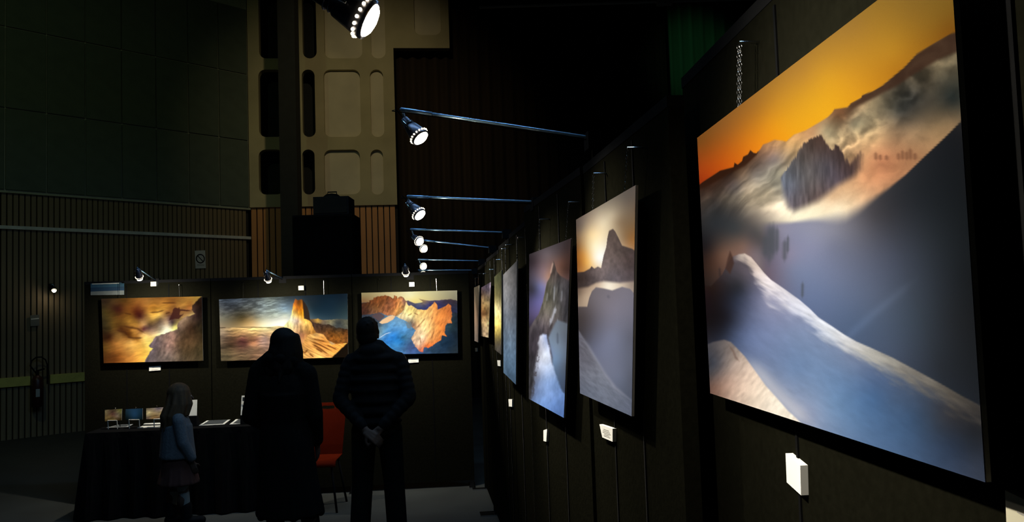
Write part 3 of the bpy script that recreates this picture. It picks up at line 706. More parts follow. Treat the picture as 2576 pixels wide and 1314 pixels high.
# ---- back row, red ridge (right)
def paint_ridge(P):
    q=lambda pts: cp(900,720,6.41,pts)
    C=idw(P,q([(100,150,152,132,88),(300,120,188,168,118),(550,110,228,208,154),(850,150,252,242,184),(1200,140,218,204,150),(1500,130,168,158,122),(100,240,142,106,66),(900,250,242,218,134),(1560,200,152,142,112)]),3,2)
    bl=idw(P,q([(500,580,98,148,184),(700,600,114,164,200),(400,680,96,132,152),(600,700,82,142,194),(750,720,88,154,208),(450,850,54,122,188),(600,820,44,122,194),(750,830,62,112,144),(600,950,60,132,188),(750,1000,70,112,154),(700,900,44,112,168),(850,1000,66,86,128),(950,1060,60,86,128),
      (1200,1050,44,66,86),(1400,1000,30,48,66),(1500,800,28,42,56),(1500,650,38,56,62),(1550,400,46,52,62),(1450,900,24,42,58),(1550,1070,36,46,52),(350,780,112,142,152),(1580,600,28,40,46),(300,600,60,70,80),(200,900,50,80,110)]),3,2)
    bl=mod(bl,fbm(P,10,6,-30,seed=71,octv=3),0.14)
    m=below(P,q([(-20,275),(180,262),(800,262),(900,285),(1060,262),(1180,250),(1620,240)]),1.0); C=C*(1-m[:,None])+bl*m[:,None]
    fr=q([(780,245),(820,235),(900,275),(990,282),(1055,255),(985,205),(1090,228),(1180,235),(1400,220),(1500,213),(1560,225),(1640,245),(1640,440),(1280,400),(1100,400),(950,390),(860,330),(790,310)])
    fc=idw(P,q([(850,280,86,80,96),(1000,330,72,76,108),(1150,290,70,66,102),(1330,310,60,56,92),(1500,270,60,50,60),(1560,350,46,48,64),(1060,238,152,126,90)]),3,2)
    m=mask(P,fr,1.0,0.6,5); C=C*(1-m[:,None])+mod(fc,fbm(P,8,4,10,seed=72),0.12)*m[:,None]
    br=q([(40,280),(180,260),(190,238),(250,222),(260,190),(310,168),(420,160),(440,146),(520,170),(570,208),(590,152),(630,165),(640,198),(690,165),(720,172),(770,230),(800,262),(745,400),(700,440),(610,490),(560,470),(480,480),(350,425),(260,450),(40,470)])
    bc=idw(P,q([(150,330,86,52,32),(120,420,70,42,32),(280,250,128,72,38),(400,220,132,76,40),(300,360,122,80,46),(450,350,152,92,58),(250,420,122,82,56),(480,430,164,102,66),(540,280,140,86,56),(600,230,184,106,60),(600,330,194,116,66),(690,250,220,148,86),(740,250,150,104,80),(650,380,220,154,82)]),3,1.5)
    bc=mod(bc,fbm(P,3.5,8,25,seed=73,octv=3),0.24)
    m=mask(P,br,1.0,0.9,4); C=C*(1-m[:,None])+bc*m[:,None]
    gd=q([(780,258),(800,290),(830,325),(865,308),(900,340),(960,375),(1100,385),(1150,340),(1190,320),(1240,248),(1280,310),(1290,380),(1380,340),(1420,320),(1460,285),(1500,320),(1520,480),(1500,540),(1522,600),(1440,600),(1410,650),(1400,750),(1440,820),(1360,790),(1340,870),(1250,930),(1150,995),(1070,990),(1050,1065),(1000,1060),(930,980),(890,900),(860,850),(930,720),(860,650),(800,580),(620,490),(700,440),(745,380)])
    gc=idw(P,q([(720,450,255,228,164),(780,330,252,218,144),(850,400,248,222,134),(950,430,252,214,134),(830,480,252,232,164),(950,560,248,204,134),(1050,420,242,194,114),(1180,400,248,182,104),(1230,330,232,152,78),(1100,560,255,208,134),(1150,650,255,204,128),(1000,700,255,212,154),(950,820,228,192,148),(1050,850,252,208,164),(1000,950,238,184,144),(1020,1040,206,110,80),(1150,850,248,172,104),(1250,750,242,158,82),(1250,550,238,152,78),(1400,450,228,132,60),(1480,400,212,116,56),(1450,550,222,132,66),(1350,650,228,132,60),(1330,800,218,128,60),(1200,900,232,142,76),(1120,970,216,106,50),(880,590,140,120,100),(900,650,152,112,86)]),3.2,1.5)
    gc=mod(gc,fbm(P,3.2,10,28,seed=74,octv=3),0.17)
    m=mask(P,gd,1.0,1.0,4); C=C*(1-m[:,None])+gc*m[:,None]
    for pts in ([(1110,500),(1000,620),(940,690)],[(1180,540),(1215,490)],[(900,430),(980,470)],[(800,480),(880,440)],[(1000,820),(1020,930)],[(1240,700),(1180,860)]):
        C=over(C,(120,72,42),seg(P,q(pts),0.9,2.6)*0.55)
    C=over(C,(112,122,124),mask(P,q([(770,590),(850,580),(880,640),(850,690),(800,680)]),1.5)*0.8)
    C=over(C,(92,72,72),mask(P,q([(220,480),(345,425),(440,485),(345,570)]),1.2)*0.9)
    C=over(C,(238,194,144),mask(P,q([(345,590),(400,540),(500,485),(560,468),(605,490),(570,540),(480,592),(390,612)]),1.2))
    C=over(C,(222,228,238),seg(P,q([(330,850),(450,772),(550,740)]),0.8,1.6)*0.9)
    return C

def paint_far_blue(P):
    C=idw(P,[(1284,690,130,126,122),(1284,760,128,128,130),(1286,830,120,132,146),(1288,900,130,160,188),(1290,940,110,140,168)],3,3)
    return mod(C,fbm(P,4,10,5,seed=81),0.12)
def paint_far_gold(P):
    C=idw(P,[(1253,705,78,78,52),(1249,750,120,110,70),(1257,780,250,228,160),(1253,820,240,212,110),(1251,845,150,130,70),(1257,870,92,84,70)],3,2)
    return mod(C,fbm(P,3,8,seed=82),0.15)
def paint_far_cliff(P):
    C=idw(P,[(1217,735,70,56,52),(1228,730,128,112,120),(1227,765,200,166,110),(1220,790,120,84,50),(1227,805,240,200,136),(1222,840,214,180,138)],3,2)
    return mod(C,fbm(P,4,7,seed=83),0.25)
def paint_far_pale(P):
    C=idw(P,[(1198,735,236,212,170),(1198,800,250,206,166),(1197,850,190,168,148)],3,2)
    return C
# ------------------------------------------------------------------ display panels, prints and arm lamps
RP=[Plane((0.508,0.926),(0.436,1.96),(-3,1)),Plane((0.317,2.17),(0.229,2.88),(-3,2)),Plane((0.203,3.0),(0.079,3.76),(-3,3))]
FARL=((0.026,4.6),(-0.383,8.2))
RPF=Plane(FARL[0],FARL[1],(-4,5))
RP+=[RPF,RPF,RPF,RPF]
bx=at(1100,1225,8.25)
BP=Plane((bx.x,8.25),(bx.x-4,8.25-0.36),(-2,2))

STAND=0.045
def panel(name,plane,q0,q1,h,label,group):
    """free-standing fabric panel between two plan points on the plane, face STAND behind the prints"""
    a=Vector((q0.x,q0.y,0))-plane.n*STAND; c=Vector((q1.x,q1.y,0))-plane.n*STAND
    t=(c-a).normalized(); L=(c-a).length; n=plane.n
    root=empty(name,(a+c)/2)
    mid=(a+c)/2-n*0.02
    face=MB().obox(mid+Vector((0,0,(h+0.06)/2)),t*(L/2-0.004),n*0.02,Vector((0,0,(h-0.06)/2))).build('fabric_face',M_panel,root)
    MB().obox(mid+Vector((0,0,h-0.012)),t*(L/2-0.003),n*0.022,Vector((0,0,0.014))).build('top_rail',M_blackmetal,root)
    for s in (-1,1):
        e=mid+t*s*(L/2-0.03)
        post=MB().obox(e+Vector((0,0,0.03)),t*0.02,n*0.02,Vector((0,0,0.03))).build('post',M_blackmetal,root)
        MB().obox(e+Vector((0,0,0.006)),t*0.03,n*0.14,Vector((0,0,0.006))).build('foot',M_chrome,post)
    for k in (1,2):
        e=a+t*(L*k/3)+n*0.0015
        MB().obox(e+Vector((0,0,h/2+0.02)),t*0.004,n*0.002,Vector((0,0,h/2-0.06))).build('seam',M_cloth,face)
    return tag(root,label,'exhibition screen',group)

G='black fabric display panels'
for i,(y0,y1,h,lab) in enumerate(((0.25,2.18,2.315,'black fabric panel carrying the large sunset print on the right'),
        (1.97,2.95,2.22,'black fabric panel behind the narrow print of a rock tower at dusk'),
        (2.95,4.10,2.22,'black fabric panel behind the print of the snowy spire'),
        (4.12,5.33,2.20,'black fabric panel behind the dim grey-blue print'),
        (5.35,6.05,2.18,'black fabric panel behind the narrow yellow-lit print'),
        (6.07,7.15,2.16,'black fabric panel behind the small brown cliff print'),
        (7.17,8.19,2.14,'black fabric panel beside the corner with the thin pale print'))):
    pl=RP[i]
    panel('exhibition_screen',pl,pl.y_at(y0),pl.y_at(y1),h,lab,G)
BH=2.12
xs=[BP.hit(207,1000),BP.hit(530,1000),BP.hit(890,1000),BP.hit(1189,1000)]
for (q0,q1,lab) in ((xs[0],xs[1],'back row black panel carrying the golden cloud print'),(xs[1],xs[2],'back row black panel carrying the golden tower print'),(xs[2],xs[3],'back row black panel carrying the red ridge print beside the corner')):
    panel('exhibition_screen',BP,q0,q1,BH,lab,G)

TINT=np.array([1.0,0.93,0.80])
def rel(W,n,L):
    d=W-np.array(L['lens_out']); r=np.linalg.norm(d,axis=1); u=d/r[:,None]
    ax=np.array(L['axis']); ct=u@ax; ch=math.cos(math.radians(L['size']/2))
    x=np.clip((ct-ch)/((1-ch)*L['blend']),0,1); f=x*x*(3-2*x)
    cb=np.clip(-(u@np.array(n)),0,1)
    f=f+LENS*math.pi*0.0288**2*np.clip(ct,0,1)*4*math.pi/max(L['power'],0.5)*0.9
    return f*cb/(4*math.pi**2*r*r)

def lamp_def(plane,base_px,tip_px,lens_px,aim_px,size,label,blend=1.0,dome=0.012,basez=None,out=0.57,lens_y=None,power=None):
    b=plane.off(-STAND).hit(*base_px) if base_px else None
    L=dict(base=b,size=size,blend=blend,label=label,dome=dome,plane=plane,power=power)
    return L,b

LAMPS=[]
def add_lamp(base,tip,lens,aim,size,label,dome=0.012,power=20.0,plane=None,box=None,blend=1.0):
    ax=(Vector(aim)-Vector(lens)).normalized()
    L=dict(base=Vector(base),tip=Vector(tip),lens=Vector(lens),aim=Vector(aim),axis=ax,size=size,blend=blend,label=label,dome=dome,power=power,plane=plane,box=box)
    L['lens_out']=Vector(lens)+ax*(dome+0.004)
    LAMPS.append(L); return L

# right hand row
rb=RP[0].off(-STAND).y_at(1.34,2.315)
lens0=at(927,50,1.30)
L0=add_lamp(rb,lens0+Vector((-0.10,0.02,0.10)),lens0,RP[0].hit(2040,640),110,'near arm spotlight at the top of the picture, glaring over the pale recessed wall',plane=RP[0])
def rlamp(i,base_px,tip_px,lens_px,aim_px,size,label):
    b=RP[i].off(-STAND-0.02).hit(*base_px)
    y=b.y-0.06
    return add_lamp(b,at(tip_px[0],tip_px[1],y),at(lens_px[0],lens_px[1],y),RP[i].hit(*aim_px),size,label,plane=RP[i])
L1=rlamp(1,(1492,347),(1008,275),(1058,347),(1512,850),90,'second arm spotlight from the front, on the longest sloping blue rod')
L2=rlamp(2,(1350,508),(1025,494),(1056,541),(1370,880),90,'third arm spotlight from the front, above the spire print')
L3=rlamp(3,(1272,585),(1033,577),(1056,608),(1292,800),54,'fourth arm spotlight from the front in the right hand row')
L4=rlamp(4,(1237,624),(1066,605),(1067,627),(1257,792),50,'fifth arm spotlight from the front, its rod tilting down to the right')
L5=rlamp(5,(1210,657),(1052,653),(1066,671),(1228,788),50,'sixth arm spotlight from the front, second from the far corner')
L6=rlamp(6,(1192,680),(1052,680),(1065,691),(1198,790),48,'farthest and lowest arm spotlight of the right hand row')
# back row
def blamp(base_px,lens_px,aim_px,label,box):
    b=BP.off(-STAND-0.02).hit(*base_px)
    y=b.y-0.56
    ln=at(lens_px[0],lens_px[1],y)
    return add_lamp(b,ln+Vector((0.0,-0.045,0.085)),ln,BP.hit(*aim_px),142,label,dome=0.030,plane=BP,box=BP.off(-STAND+0.02).hit(*box))
LA=blamp((392,706),(351,699),(392,872),'back row arm spotlight above the golden cloud print',(387,715))
LB=blamp((712,702),(675,705),(720,862),'back row arm spotlight above the golden tower print',(758,725))
LC=blamp((1032,694),(1021,689),(1036,856),'back row arm spotlight above the red ridge print',(1036,716))

# ---- prints
M_pic=bpy.data.materials.new('photo_print_gloss'); M_pic.use_nodes=True
_nt=M_pic.node_tree; _b=_nt.nodes['Principled BSDF']
_at=_nt.nodes.new('ShaderNodeVertexColor'); _at.layer_name='Col'
_gr=_nt.nodes.new('ShaderNodeTexNoise'); _gr.inputs['Scale'].default_value=900; _gr.inputs['Detail'].default_value=1
_mx=_nt.nodes.new('ShaderNodeMix'); _mx.data_type='RGBA'; _mx.blend_type='OVERLAY'; _mx.inputs[0].default_value=0.10
_tc=_nt.nodes.new('ShaderNodeTexCoord'); _nt.links.new(_tc.outputs['Object'],_gr.inputs['Vector'])
_nt.links.new(_at.outputs['Color'],_mx.inputs[6]); _nt.links.new(_gr.outputs['Fac'],_mx.inputs[7])
_nt.links.new(_mx.outputs[2],_b.inputs['Base Color'])
_b.inputs['Roughness'].default_value=0.7; _b.inputs['Specular IOR Level'].default_value=0.0

def grid_picture(name,parent,corners,nx,ny,paint,L,n,target=0.80,flat=None,bow=0.0):
    TL,TR,BR,BL=[np.array(c) for c in corners]
    u=np.linspace(0,1,nx+1); v=np.linspace(0,1,ny+1)
    U,V=np.meshgrid(u,v); U=U.ravel()[:,None]; V=V.ravel()[:,None]
    W=(TL*(1-U)+TR*U)*(1-V)+(BL*(1-U)+BR*U)*V
    C=np.clip(paint(project_np(W)),0,255)
    lin=s2l(C)
    if L is not None:
        r=rel(W,n,L)
        if flat is None:
            P=L['power']
            E=P*r
            for K in LAMPS:
                if K is not L and K['plane'] is not BP and L['plane'] is not BP and K.get('solved'): E=E+K['power']*rel(W,n,K)
            alb=lin/TINT*(E/(E*E+0.035**2))[:,None]
            alb=np.clip(alb,0.0,0.84)
        else:
            L['power']=float(flat/np.max(r)); alb=lin/TINT*0.42
    else:
        alb=lin
    alb=np.clip(alb,0.002,0.86)
    off=np.array(wloc(parent))
    Wl=W-off+np.array(n)*0.0012
    me=bpy.data.meshes.new(name)
    idx=np.arange((nx+1)*(ny+1)).reshape(ny+1,nx+1)
    F=np.stack([idx[:-1,:-1],idx[1:,:-1],idx[1:,1:],idx[:-1,1:]],-1).reshape(-1,4)
    me.vertices.add(len(Wl)); me.vertices.foreach_set('co',Wl.ravel())
    me.loops.add(F.size); me.loops.foreach_set('vertex_index',F.ravel())
    me.polygons.add(len(F)); me.polygons.foreach_set('loop_start',np.arange(0,F.size,4)); me.polygons.foreach_set('loop_total',np.full(len(F),4))
    me.update(); me.validate()
    ca=me.color_attributes.new('Col','FLOAT_COLOR','POINT')
    ca.data.foreach_set('color',np.concatenate([alb,np.ones((len(alb),1))],1).ravel())
    me.materials.append(M_pic)
    o=bpy.data.objects.new(name,me); COL.objects.link(o); o.parent=parent
    return o

def chain_mesh(p0,p1,n,double=False,r=0.0007,R=0.0030):
    mb=MB(); p0=Vector(p0);p1=Vector(p1); d=p1-p0; L=d.length; d.normalize()
    side=Vector(n).cross(d).normalized()
    k=max(4,int(L/0.0088))
    for s in ((-0.006,0.006) if double else (0.0,)):
        for i in range(k):
            c=p0+d*(L*(i+0.5)/k)+side*s
            mb.torus(c,d,side if i%2 else Vector(n),R,r,8,4,1.45)
    return mb

def solve_power(plane,px,paint,L,target=0.46):
    TL,TR,BR,BL=[np.array(plane.hit(*p)) for p in px]
    U,V=np.meshgrid(np.linspace(0,1,50),np.linspace(0,1,50)); U=U.ravel()[:,None]; V=V.ravel()[:,None]
    W=(TL*(1-U)+TR*U)*(1-V)+(BL*(1-U)+BR*U)*V
    lin=s2l(np.clip(paint(project_np(W)),0,255)); r=rel(W,np.array(plane.n),L)
    w=r>r.max()*0.25
    L['power']=float(np.percentile((lin/TINT).max(1)[w]/r[w],98.0)/target); L['solved']=True
def make_print(label,plane,px,nx,ny,paint,L,chains,target=0.80,flat=None,group='mountain photo prints',double=False,wire=False,thick=0.006):
    cs=[plane.hit(*p) for p in px]
    base=(cs[2]+cs[3])/2
    root=empty('photo_print',base)
    n=plane.n
    grid_picture('picture',root,cs,nx,ny,paint,L,n,target,flat)
    MB().hexa([cs[3],cs[2],cs[1],cs[0]]+[c-n*thick for c in (cs[3],cs[2],cs[1],cs[0])]).build('backing_board',M_edge,root)
    MB().hexa([c-n*thick-n*0.001 for c in (cs[3]*0.94+cs[1]*0.06,cs[2]*0.94+cs[0]*0.06,cs[1]*0.94+cs[3]*0.06,cs[0]*0.94+cs[2]*0.06)]+[c-n*(thick+0.028) for c in (cs[3]*0.94+cs[1]*0.06,cs[2]*0.94+cs[0]*0.06,cs[1]*0.94+cs[3]*0.06,cs[0]*0.94+cs[2]*0.06)]).build('spacer_frame',M_blackmetal,root)
    for (top,bot) in chains:
        a=plane.off(-0.004).hit(*top); c=plane.off(-0.004).hit(*bot)
        if wire:
            ho=MB().tube([a,c],0.0016,5).build('hanging_wire',M_chrome,root)
        else:
            ho=chain_mesh(a,c,n,double).build('chain',M_chrome,root)
        MB().tube([a+Vector((0,0,0.004)),a-n*0.05+Vector((0,0,0.004))],0.003,6).build('hook',M_chrome,ho)
    return tag(root,label,'photo print',group)

TOW=[(1450,553),(1600,466),(1590,1048),(1460,990)]; SPI=[(1332,640),(1437,600),(1419,1052),(1331,1004)]
CLO=[(255,752),(508,746),(511,908),(261,914)]; GOL=[(551,754),(874,739),(876,899),(556,909)]; RID=[(909,737),(1150,731),(1152,889),(913,893)]
BIG=[(1755,347),(2391,-138),(2481,1214),(1788,990)]
for a_ in ((RP[0],BIG,paint_big,L0),(RP[1],TOW,paint_tower,L1),(RP[2],SPI,paint_spire,L2),(BP,CLO,paint_clouds,LA),(BP,GOL,paint_golden,LB),(BP,RID,paint_ridge,LC)): solve_power(*a_)
make_print('largest print, orange sunset sky over clouds and a blue snow ridge',RP[0],BIG,400,330,paint_big,L0,[((1860,112),(1860,272)),((2290,-230),(2290,-70))],double=True)
make_print('print of a dark rock tower against a glowing dusk sky above snow',RP[1],[(1450,553),(1600,466),(1590,1048),(1460,990)],130,230,paint_tower,L1,[((1493,440),(1491,530)),((1578,376),(1571,483))])
make_print('print of a misty spire with a bright blue snow crest below',RP[2],[(1332,640),(1437,600),(1419,1052),(1331,1004)],110,200,paint_spire,L2,[((1357,555),(1355,632)),((1430,512),(1423,606))])
make_print('dim grey-blue print with a lit stripe, fourth from the front',RP[3],[(1266,692),(1301,656),(1298,968),(1267,938)],40,120,paint_far_blue,L3,[((1272,618),(1271,688)),((1302,600),(1300,658))],flat=2.2)
make_print('narrow print with a yellow glow, fifth from the front',RP[4],[(1244,697),(1262,680),(1261,893),(1245,880)],30,90,paint_far_gold,L4,[((1248,655),(1247,694)),((1262,628),(1260,682))],flat=5.0)
make_print('small brown cliff print, second from the far corner',RP[5],[(1211,724),(1235,710),(1229,850),(1210,846)],40,80,paint_far_cliff,L5,[((1216,690),(1215,721)),((1231,680),(1230,713))],flat=5.0)
make_print('thin pale print seen edge on beside the far corner',RP[6],[(1193,724),(1206,718),(1203,862),(1194,858)],24,60,paint_far_pale,L6,[((1196,700),(1196,722)),((1204,690),(1203,719))],flat=5.0)
make_print('golden cloud sea print with a grey rock face, back row left',BP,[(255,752),(508,746),(511,908),(261,914)],190,120,paint_clouds,LA,[((300,712),(300,751)),((450,718),(452,747))],wire=True)
make_print('wide golden tower print with dark blue sky, back row centre',BP,[(551,754),(874,739),(876,899),(556,909)],230,120,paint_golden,LB,[((612,712),(612,751)),((814,706),(815,742))],wire=True)
make_print('red and gold ridge print over blue valleys, back row right',BP,[(909,737),(1150,731),(1152,889),(913,893)],190,125,paint_ridge,LC,[((954,704),(956,736)),((1097,702),(1099,733))],wire=True)

# ---- caption cards
def card(label,plane,px,thick,lines=0,m=None,off=None):
    pl=plane.off(-STAND+thick+0.0003)
    cs=[pl.hit(*p) for p in px]; n=plane.n
    root=empty('caption_card',(cs[2]+cs[3])/2)
    MB().hexa([cs[3],cs[2],cs[1],cs[0]]+[c-n*thick for c in (cs[3],cs[2],cs[1],cs[0])]).build('card_block',m or M_white,root)
    for k in range(lines):
        v=0.28+0.5*k/max(lines-1,1); w=0.22+0.12*((k*7)%3)/2
        a=(cs[0]*(1-v)+cs[3]*v); c=(cs[1]*(1-v)+cs[2]*v)
        p=a+(c-a)*(0.5-w); q=a+(c-a)*(0.5+w); h=Vector((0,0,0.0010))
        MB().hexa([p-h+n*0.0006,q-h+n*0.0006,q+h+n*0.0006,p+h+n*0.0006,p-h,q-h,q+h,p+h]).build('printed_line',M_ink,root)
    return tag(root,label,'caption card','white caption cards')
card('bright white caption block under the largest sunset print',RP[0],[(1976,1141),(2013,1172),(2015,1247),(1979,1214)],0.014,0)
card('pale caption card cut off by the lower right corner of the picture',RP[0],[(2528,1234),(2640,1288),(2650,1440),(2534,1372)],0.012,3,m=mat('yellowed_card',(0.62,0.58,0.42),0.7,var=0.04))
card('tilted caption card with grey text lines under the rock tower print',RP[1],[(1508,1068),(1541,1079),(1541,1112),(1515,1101)],0.012,5)
card('thin caption card under the misty spire print',RP[2],[(1367,1083),(1376,1080),(1374,1112),(1367,1110)],0.010,0)
card('small caption card under the dim grey-blue print',RP[3],[(1279,1005),(1288,1005),(1288,1024),(1280,1023)],0.008,0)
card('small caption card under the narrow yellow-lit print',RP[4],[(1251,907),(1259,907),(1259,922),(1252,921)],0.006,0)
card('tiny caption card under the thin pale print by the corner',RP[6],[(1195,876),(1200,876),(1200,885),(1196,885)],0.006,0)
card('white caption card under the golden cloud print',BP,[(375,923),(404,921),(404,932),(375,934)],0.010,2)
card('white caption card under the red ridge print',BP,[(1027,903),(1053,902),(1053,912),(1027,914)],0.010,2)

# ---- arm spotlights
def ring_profile(c,ax,prof,n=20):
    """surface of revolution: prof = [(dist along axis, radius)]"""
    return [c+ax*d for d,_ in prof],[r for _,r in prof]
def build_lamp(L):
    root=empty('arm_spotlight',L['base'])
    b,t,ln,ax=L['base'],L['tip'],L['lens'],L['axis']
    n=L['plane'].n if L['plane'] else Vector((0,-1,0))
    tt=L['plane'].t if L['plane'] else Vector((1,0,0))
    # clamp box on the panel top
    cb=MB().obox(b-n*0.005+Vector((0,0,-0.012)),tt*0.035,n*0.03,Vector((0,0,0.03))).build('clamp_box',M_blackmetal,root)
    MB().obox(b-n*0.0+Vector((0,0,-0.055)),tt*0.012,n*0.006,Vector((0,0,0.03))).build('clamp_screw',M_blackmetal,cb)
    d=(t-b); j=b+d*0.86
    arm=MB().tube([b,j],0.0052,16).build('arm',M_arm,root,True)
    MB().tube([j-d*0.02,t],0.0068,16).build('arm_sleeve',M_arm,arm,True)
    # yoke from the arm tip to the housing
    back=ln-ax*0.085
    side=ax.cross(Vector((0,0,1))).normalized()
    MB().tube([t,t+(back-t)*0.3+Vector((0,0,0.012)),t+(back-t)*0.7+Vector((0,0,0.006)),back],0.0045,8).build('knuckle',M_arm,arm,True)
    for s in (-1,1):
        MB().tube([back-ax*0.004,back+side*s*0.026,ln-ax*0.035+side*s*0.030],0.0028,6).build('yoke',M_chrome,root,True)
    pts,rs=ring_profile(ln,ax,[(-0.095,0.004),(-0.094,0.014),(-0.06,0.017),(-0.055,0.022),(-0.02,0.030),(-0.004,0.033),(0.002,0.033),(0.002,0.0295),(-0.004,0.029)])
    hs=MB().tube(pts,rs,20,cap=False).build('housing',M_housing,root,True)
    for k in range(3):
        c=ln-ax*(0.072-0.009*k); a=side; bb=ax.cross(side)
        MB().torus(c,a,bb,0.0185,0.0016,14,4).build('cooling_fin',M_housing,hs,True)
    h=L['dome']; prof=[(-0.001,0.0288),(h*0.35,0.027),(h*0.7,0.021),(h*0.93,0.011),(h,0.001)]
    pts,rs=ring_profile(ln,ax,prof)
    MB().tube(pts,rs,20).build('lens',M_lens,root,True)
    bd=MB()
    for k in range(18):
        a=2*math.pi*k/18; q=ln-ax*0.010+(side*math.cos(a)+ax.cross(side)*math.sin(a))*0.0335
        bd.ball(q,0.0032,n=6,m=4)
    bd.build('rim_facets',M_bead,hs,True)
    # supply cable looping from the housing back to the arm
    MB().tube([ln-ax*0.09,ln-ax*0.13+side*0.01+Vector((0,0,0.01)),t+Vector((0,0,-0.01))-d*0.0+d.normalized()*0.03,b+d*0.9+Vector((0,0,-0.008)),b+d*0.5+Vector((0,0,-0.012)),b+Vector((0,0,-0.01))],0.0018,5).build('cable',M_blackmetal,root,True)
    if L['box'] is not None:
        MB().obox(L['box'],tt*0.026,n*0.015,Vector((0,0,0.022))).build('driver_glint_box',M_box,root)  # driver box at the cloud print; other two added to catch lamp glints
    spot_light('spot_beam',L['lens_out'],L['lens_out']+ax,L['power'],L['size'],L['blend'],tuple(TINT),0.018,root)
    return tag(root,L['label'],'spotlight','arm spotlights clamped to the panels')
for L in LAMPS: build_lamp(L)

# lamp on the far left slatted wall
wp=at(128,733,13.2)
sw=((wp-WL0).dot(WLu))
lw=wl(sw,wp.z,0.16)
Lw=dict(base=wl(sw,wp.z+0.10,0.0),tip=lw+Vector((-0.02,0,0.10)),lens=lw,aim=lw+Vector((0.35,-0.65,-0.8)),size=70,blend=1.0,dome=0.02,power=0.25,label='single small spotlight on the dark slatted wall, far left',plane=None,box=None)
Lw['axis']=(Lw['aim']-Lw['lens']).normalized(); Lw['lens_out']=lw+Lw['axis']*0.03
class _P: pass
pw=_P(); pw.n=WLn; pw.t=WLu; Lw['plane']=pw
o=build_lamp(Lw); tag(o,Lw['label'],'spotlight',None); del o['group']
# ------------------------------------------------------------------ small things on the far left wall
def wl_px(px,py,o=0.02):
    pl=Plane((WL0.x+WLn.x*o,WL0.y+WLn.y*o),(WL0.x+WLu.x+WLn.x*o,WL0.y+WLu.y+WLn.y*o),(0,0))
    return pl.hit(px,py)
def wall_sheet(name,px,thick,m,parent=None,o=0.02):
    cs=[wl_px(p[0],p[1],o) for p in px]
    return MB().hexa([cs[3],cs[2],cs[1],cs[0]]+[c-WLn*thick for c in (cs[3],cs[2],cs[1],cs[0])]).build(name,m,parent)
# prohibition notice
r=empty('notice_sign',wl_px(504,675))
wall_sheet('sheet',[(490,631),(516,630),(518,675),(492,676)],0.004,M_paper,r,0.012)
c=wl_px(504,651,0.014); e=wl_px(514,651,0.014)-c; R=e.length
ux=WLu; uz=Vector((0,0,1))
MB().torus(c,ux,uz,R,R*0.14,24,5).build('ring',M_gap,r)
k=R*0.70
MB().tube([c+(-ux+uz)*k,c+(ux-uz)*k],R*0.11,6).build('slash',M_gap,r)
MB().obox(wl_px(505,667,0.013),ux*R*0.9,WLn*0.0012,uz*R*0.10).build('printed_line',M_ink,r)
tag(r,'white notice with a crossed-out black circle on the slatted wall','sign')
# small glossy plaque
r=empty('wall_plaque',wl_px(88,820))
wall_sheet('plate',[(76,794),(99,792),(99,820),(77,821)],0.01,mat('smoky_plastic',(0.16,0.16,0.14),0.25),r,0.012)
wall_sheet('plate_glint',[(78,802),(98,800),(98,803),(78,805)],0.003,M_paper,r,0.014)  # white strip standing in for a light reflection on the plate
tag(r,'small smoky plastic plaque on the slatted wall below the lone lamp','plaque')
# dark fire extinguisher hanging over the yellow rail
c=wl_px(94,985,0.12); r=empty('fire_extinguisher',c-Vector((0,0,0.22)))
M_ext=mat('dark_red_steel',(0.05,0.012,0.01),0.4)
zz=Vector((0,0,1))
MB().tube([c-zz*0.24,c-zz*0.235,c+zz*0.17,c+zz*0.22,c+zz*0.25],[0.06,0.085,0.085,0.06,0.022],16).build('cylinder',M_ext,r,True)
MB().tube([c+zz*0.25,c+zz*0.31],0.025,10).build('valve',M_blackmetal,r,True)
MB().tube([c+zz*0.31-WLu*0.02,c+zz*0.34+WLu*0.10],0.012,6).build('handle',M_blackmetal,r,True)
MB().tube([c+zz*0.28-WLu*0.02]+[c+zz*(0.40+0.13*math.sin(a))+WLu*(0.02-0.12*math.cos(a)) for a in [0.2*i*math.pi for i in range(0,6)]]+[c+WLu*0.14+zz*0.1],0.011,6).build('hose',M_blackmetal,r,True)
MB().obox(c-zz*0.02+WLn*0.083-WLu*0.02,WLu*0.028,WLn*0.004,zz*0.06).build('label_patch',mat('grey_label',(0.4,0.4,0.38),0.6),r)
MB().obox(c-WLn*0.10,WLu*0.03,WLn*0.02,zz*0.12).build('wall_bracket',M_blackmetal,r)
tag(r,'dark fire extinguisher with hose hanging at the gap in the yellow rail','fire extinguisher')

# ------------------------------------------------------------------ loudspeaker tower behind the back row
q0=at(738,700,12.0); q1=at(890,700,12.0); zt=at(815,545,12.0).z
tw=empty('drape_tower',((q0.x+q1.x)/2,12.3,0))
v=[];f=[];N=60
per=[]
xa,xb,ya,yb=q0.x,q1.x,12.0,12.6
for i in range(N):
    u=i/N*4; s=int(u); w=u-s
    p=[(xa+(xb-xa)*w,ya),(xb,ya+(yb-ya)*w),(xb-(xb-xa)*w,yb),(xa,yb-(yb-ya)*w)][s]
    a=0.018*math.sin(i*2*math.pi/4)
    cx,cy=(xa+xb)/2,(ya+yb)/2
    per.append((p[0]+(p[0]-cx)*a*1.5,p[1]+(p[1]-cy)*a*1.5))
mb=MB()
for z in (0.0,zt*0.6,zt): mb.v+= [Vector((p[0],p[1],z)) for p in per]
for j in range(2):
    for i in range(N): mb.f.append((j*N+i,j*N+(i+1)%N,(j+1)*N+(i+1)%N,(j+1)*N+i))
mb.f.append(tuple(2*N+i for i in range(N)))
mb.build('drape',M_cloth,tw)
MB().box((xa,ya,zt),(xb,yb,zt+0.03)).build('deck',M_blackmetal,tw)
tag(tw,'tall black draped tower standing behind the back row of panels','tower')
s0=at(787,520,12.0); s1=at(876,520,12.0); z1=at(830,494,12.0).z
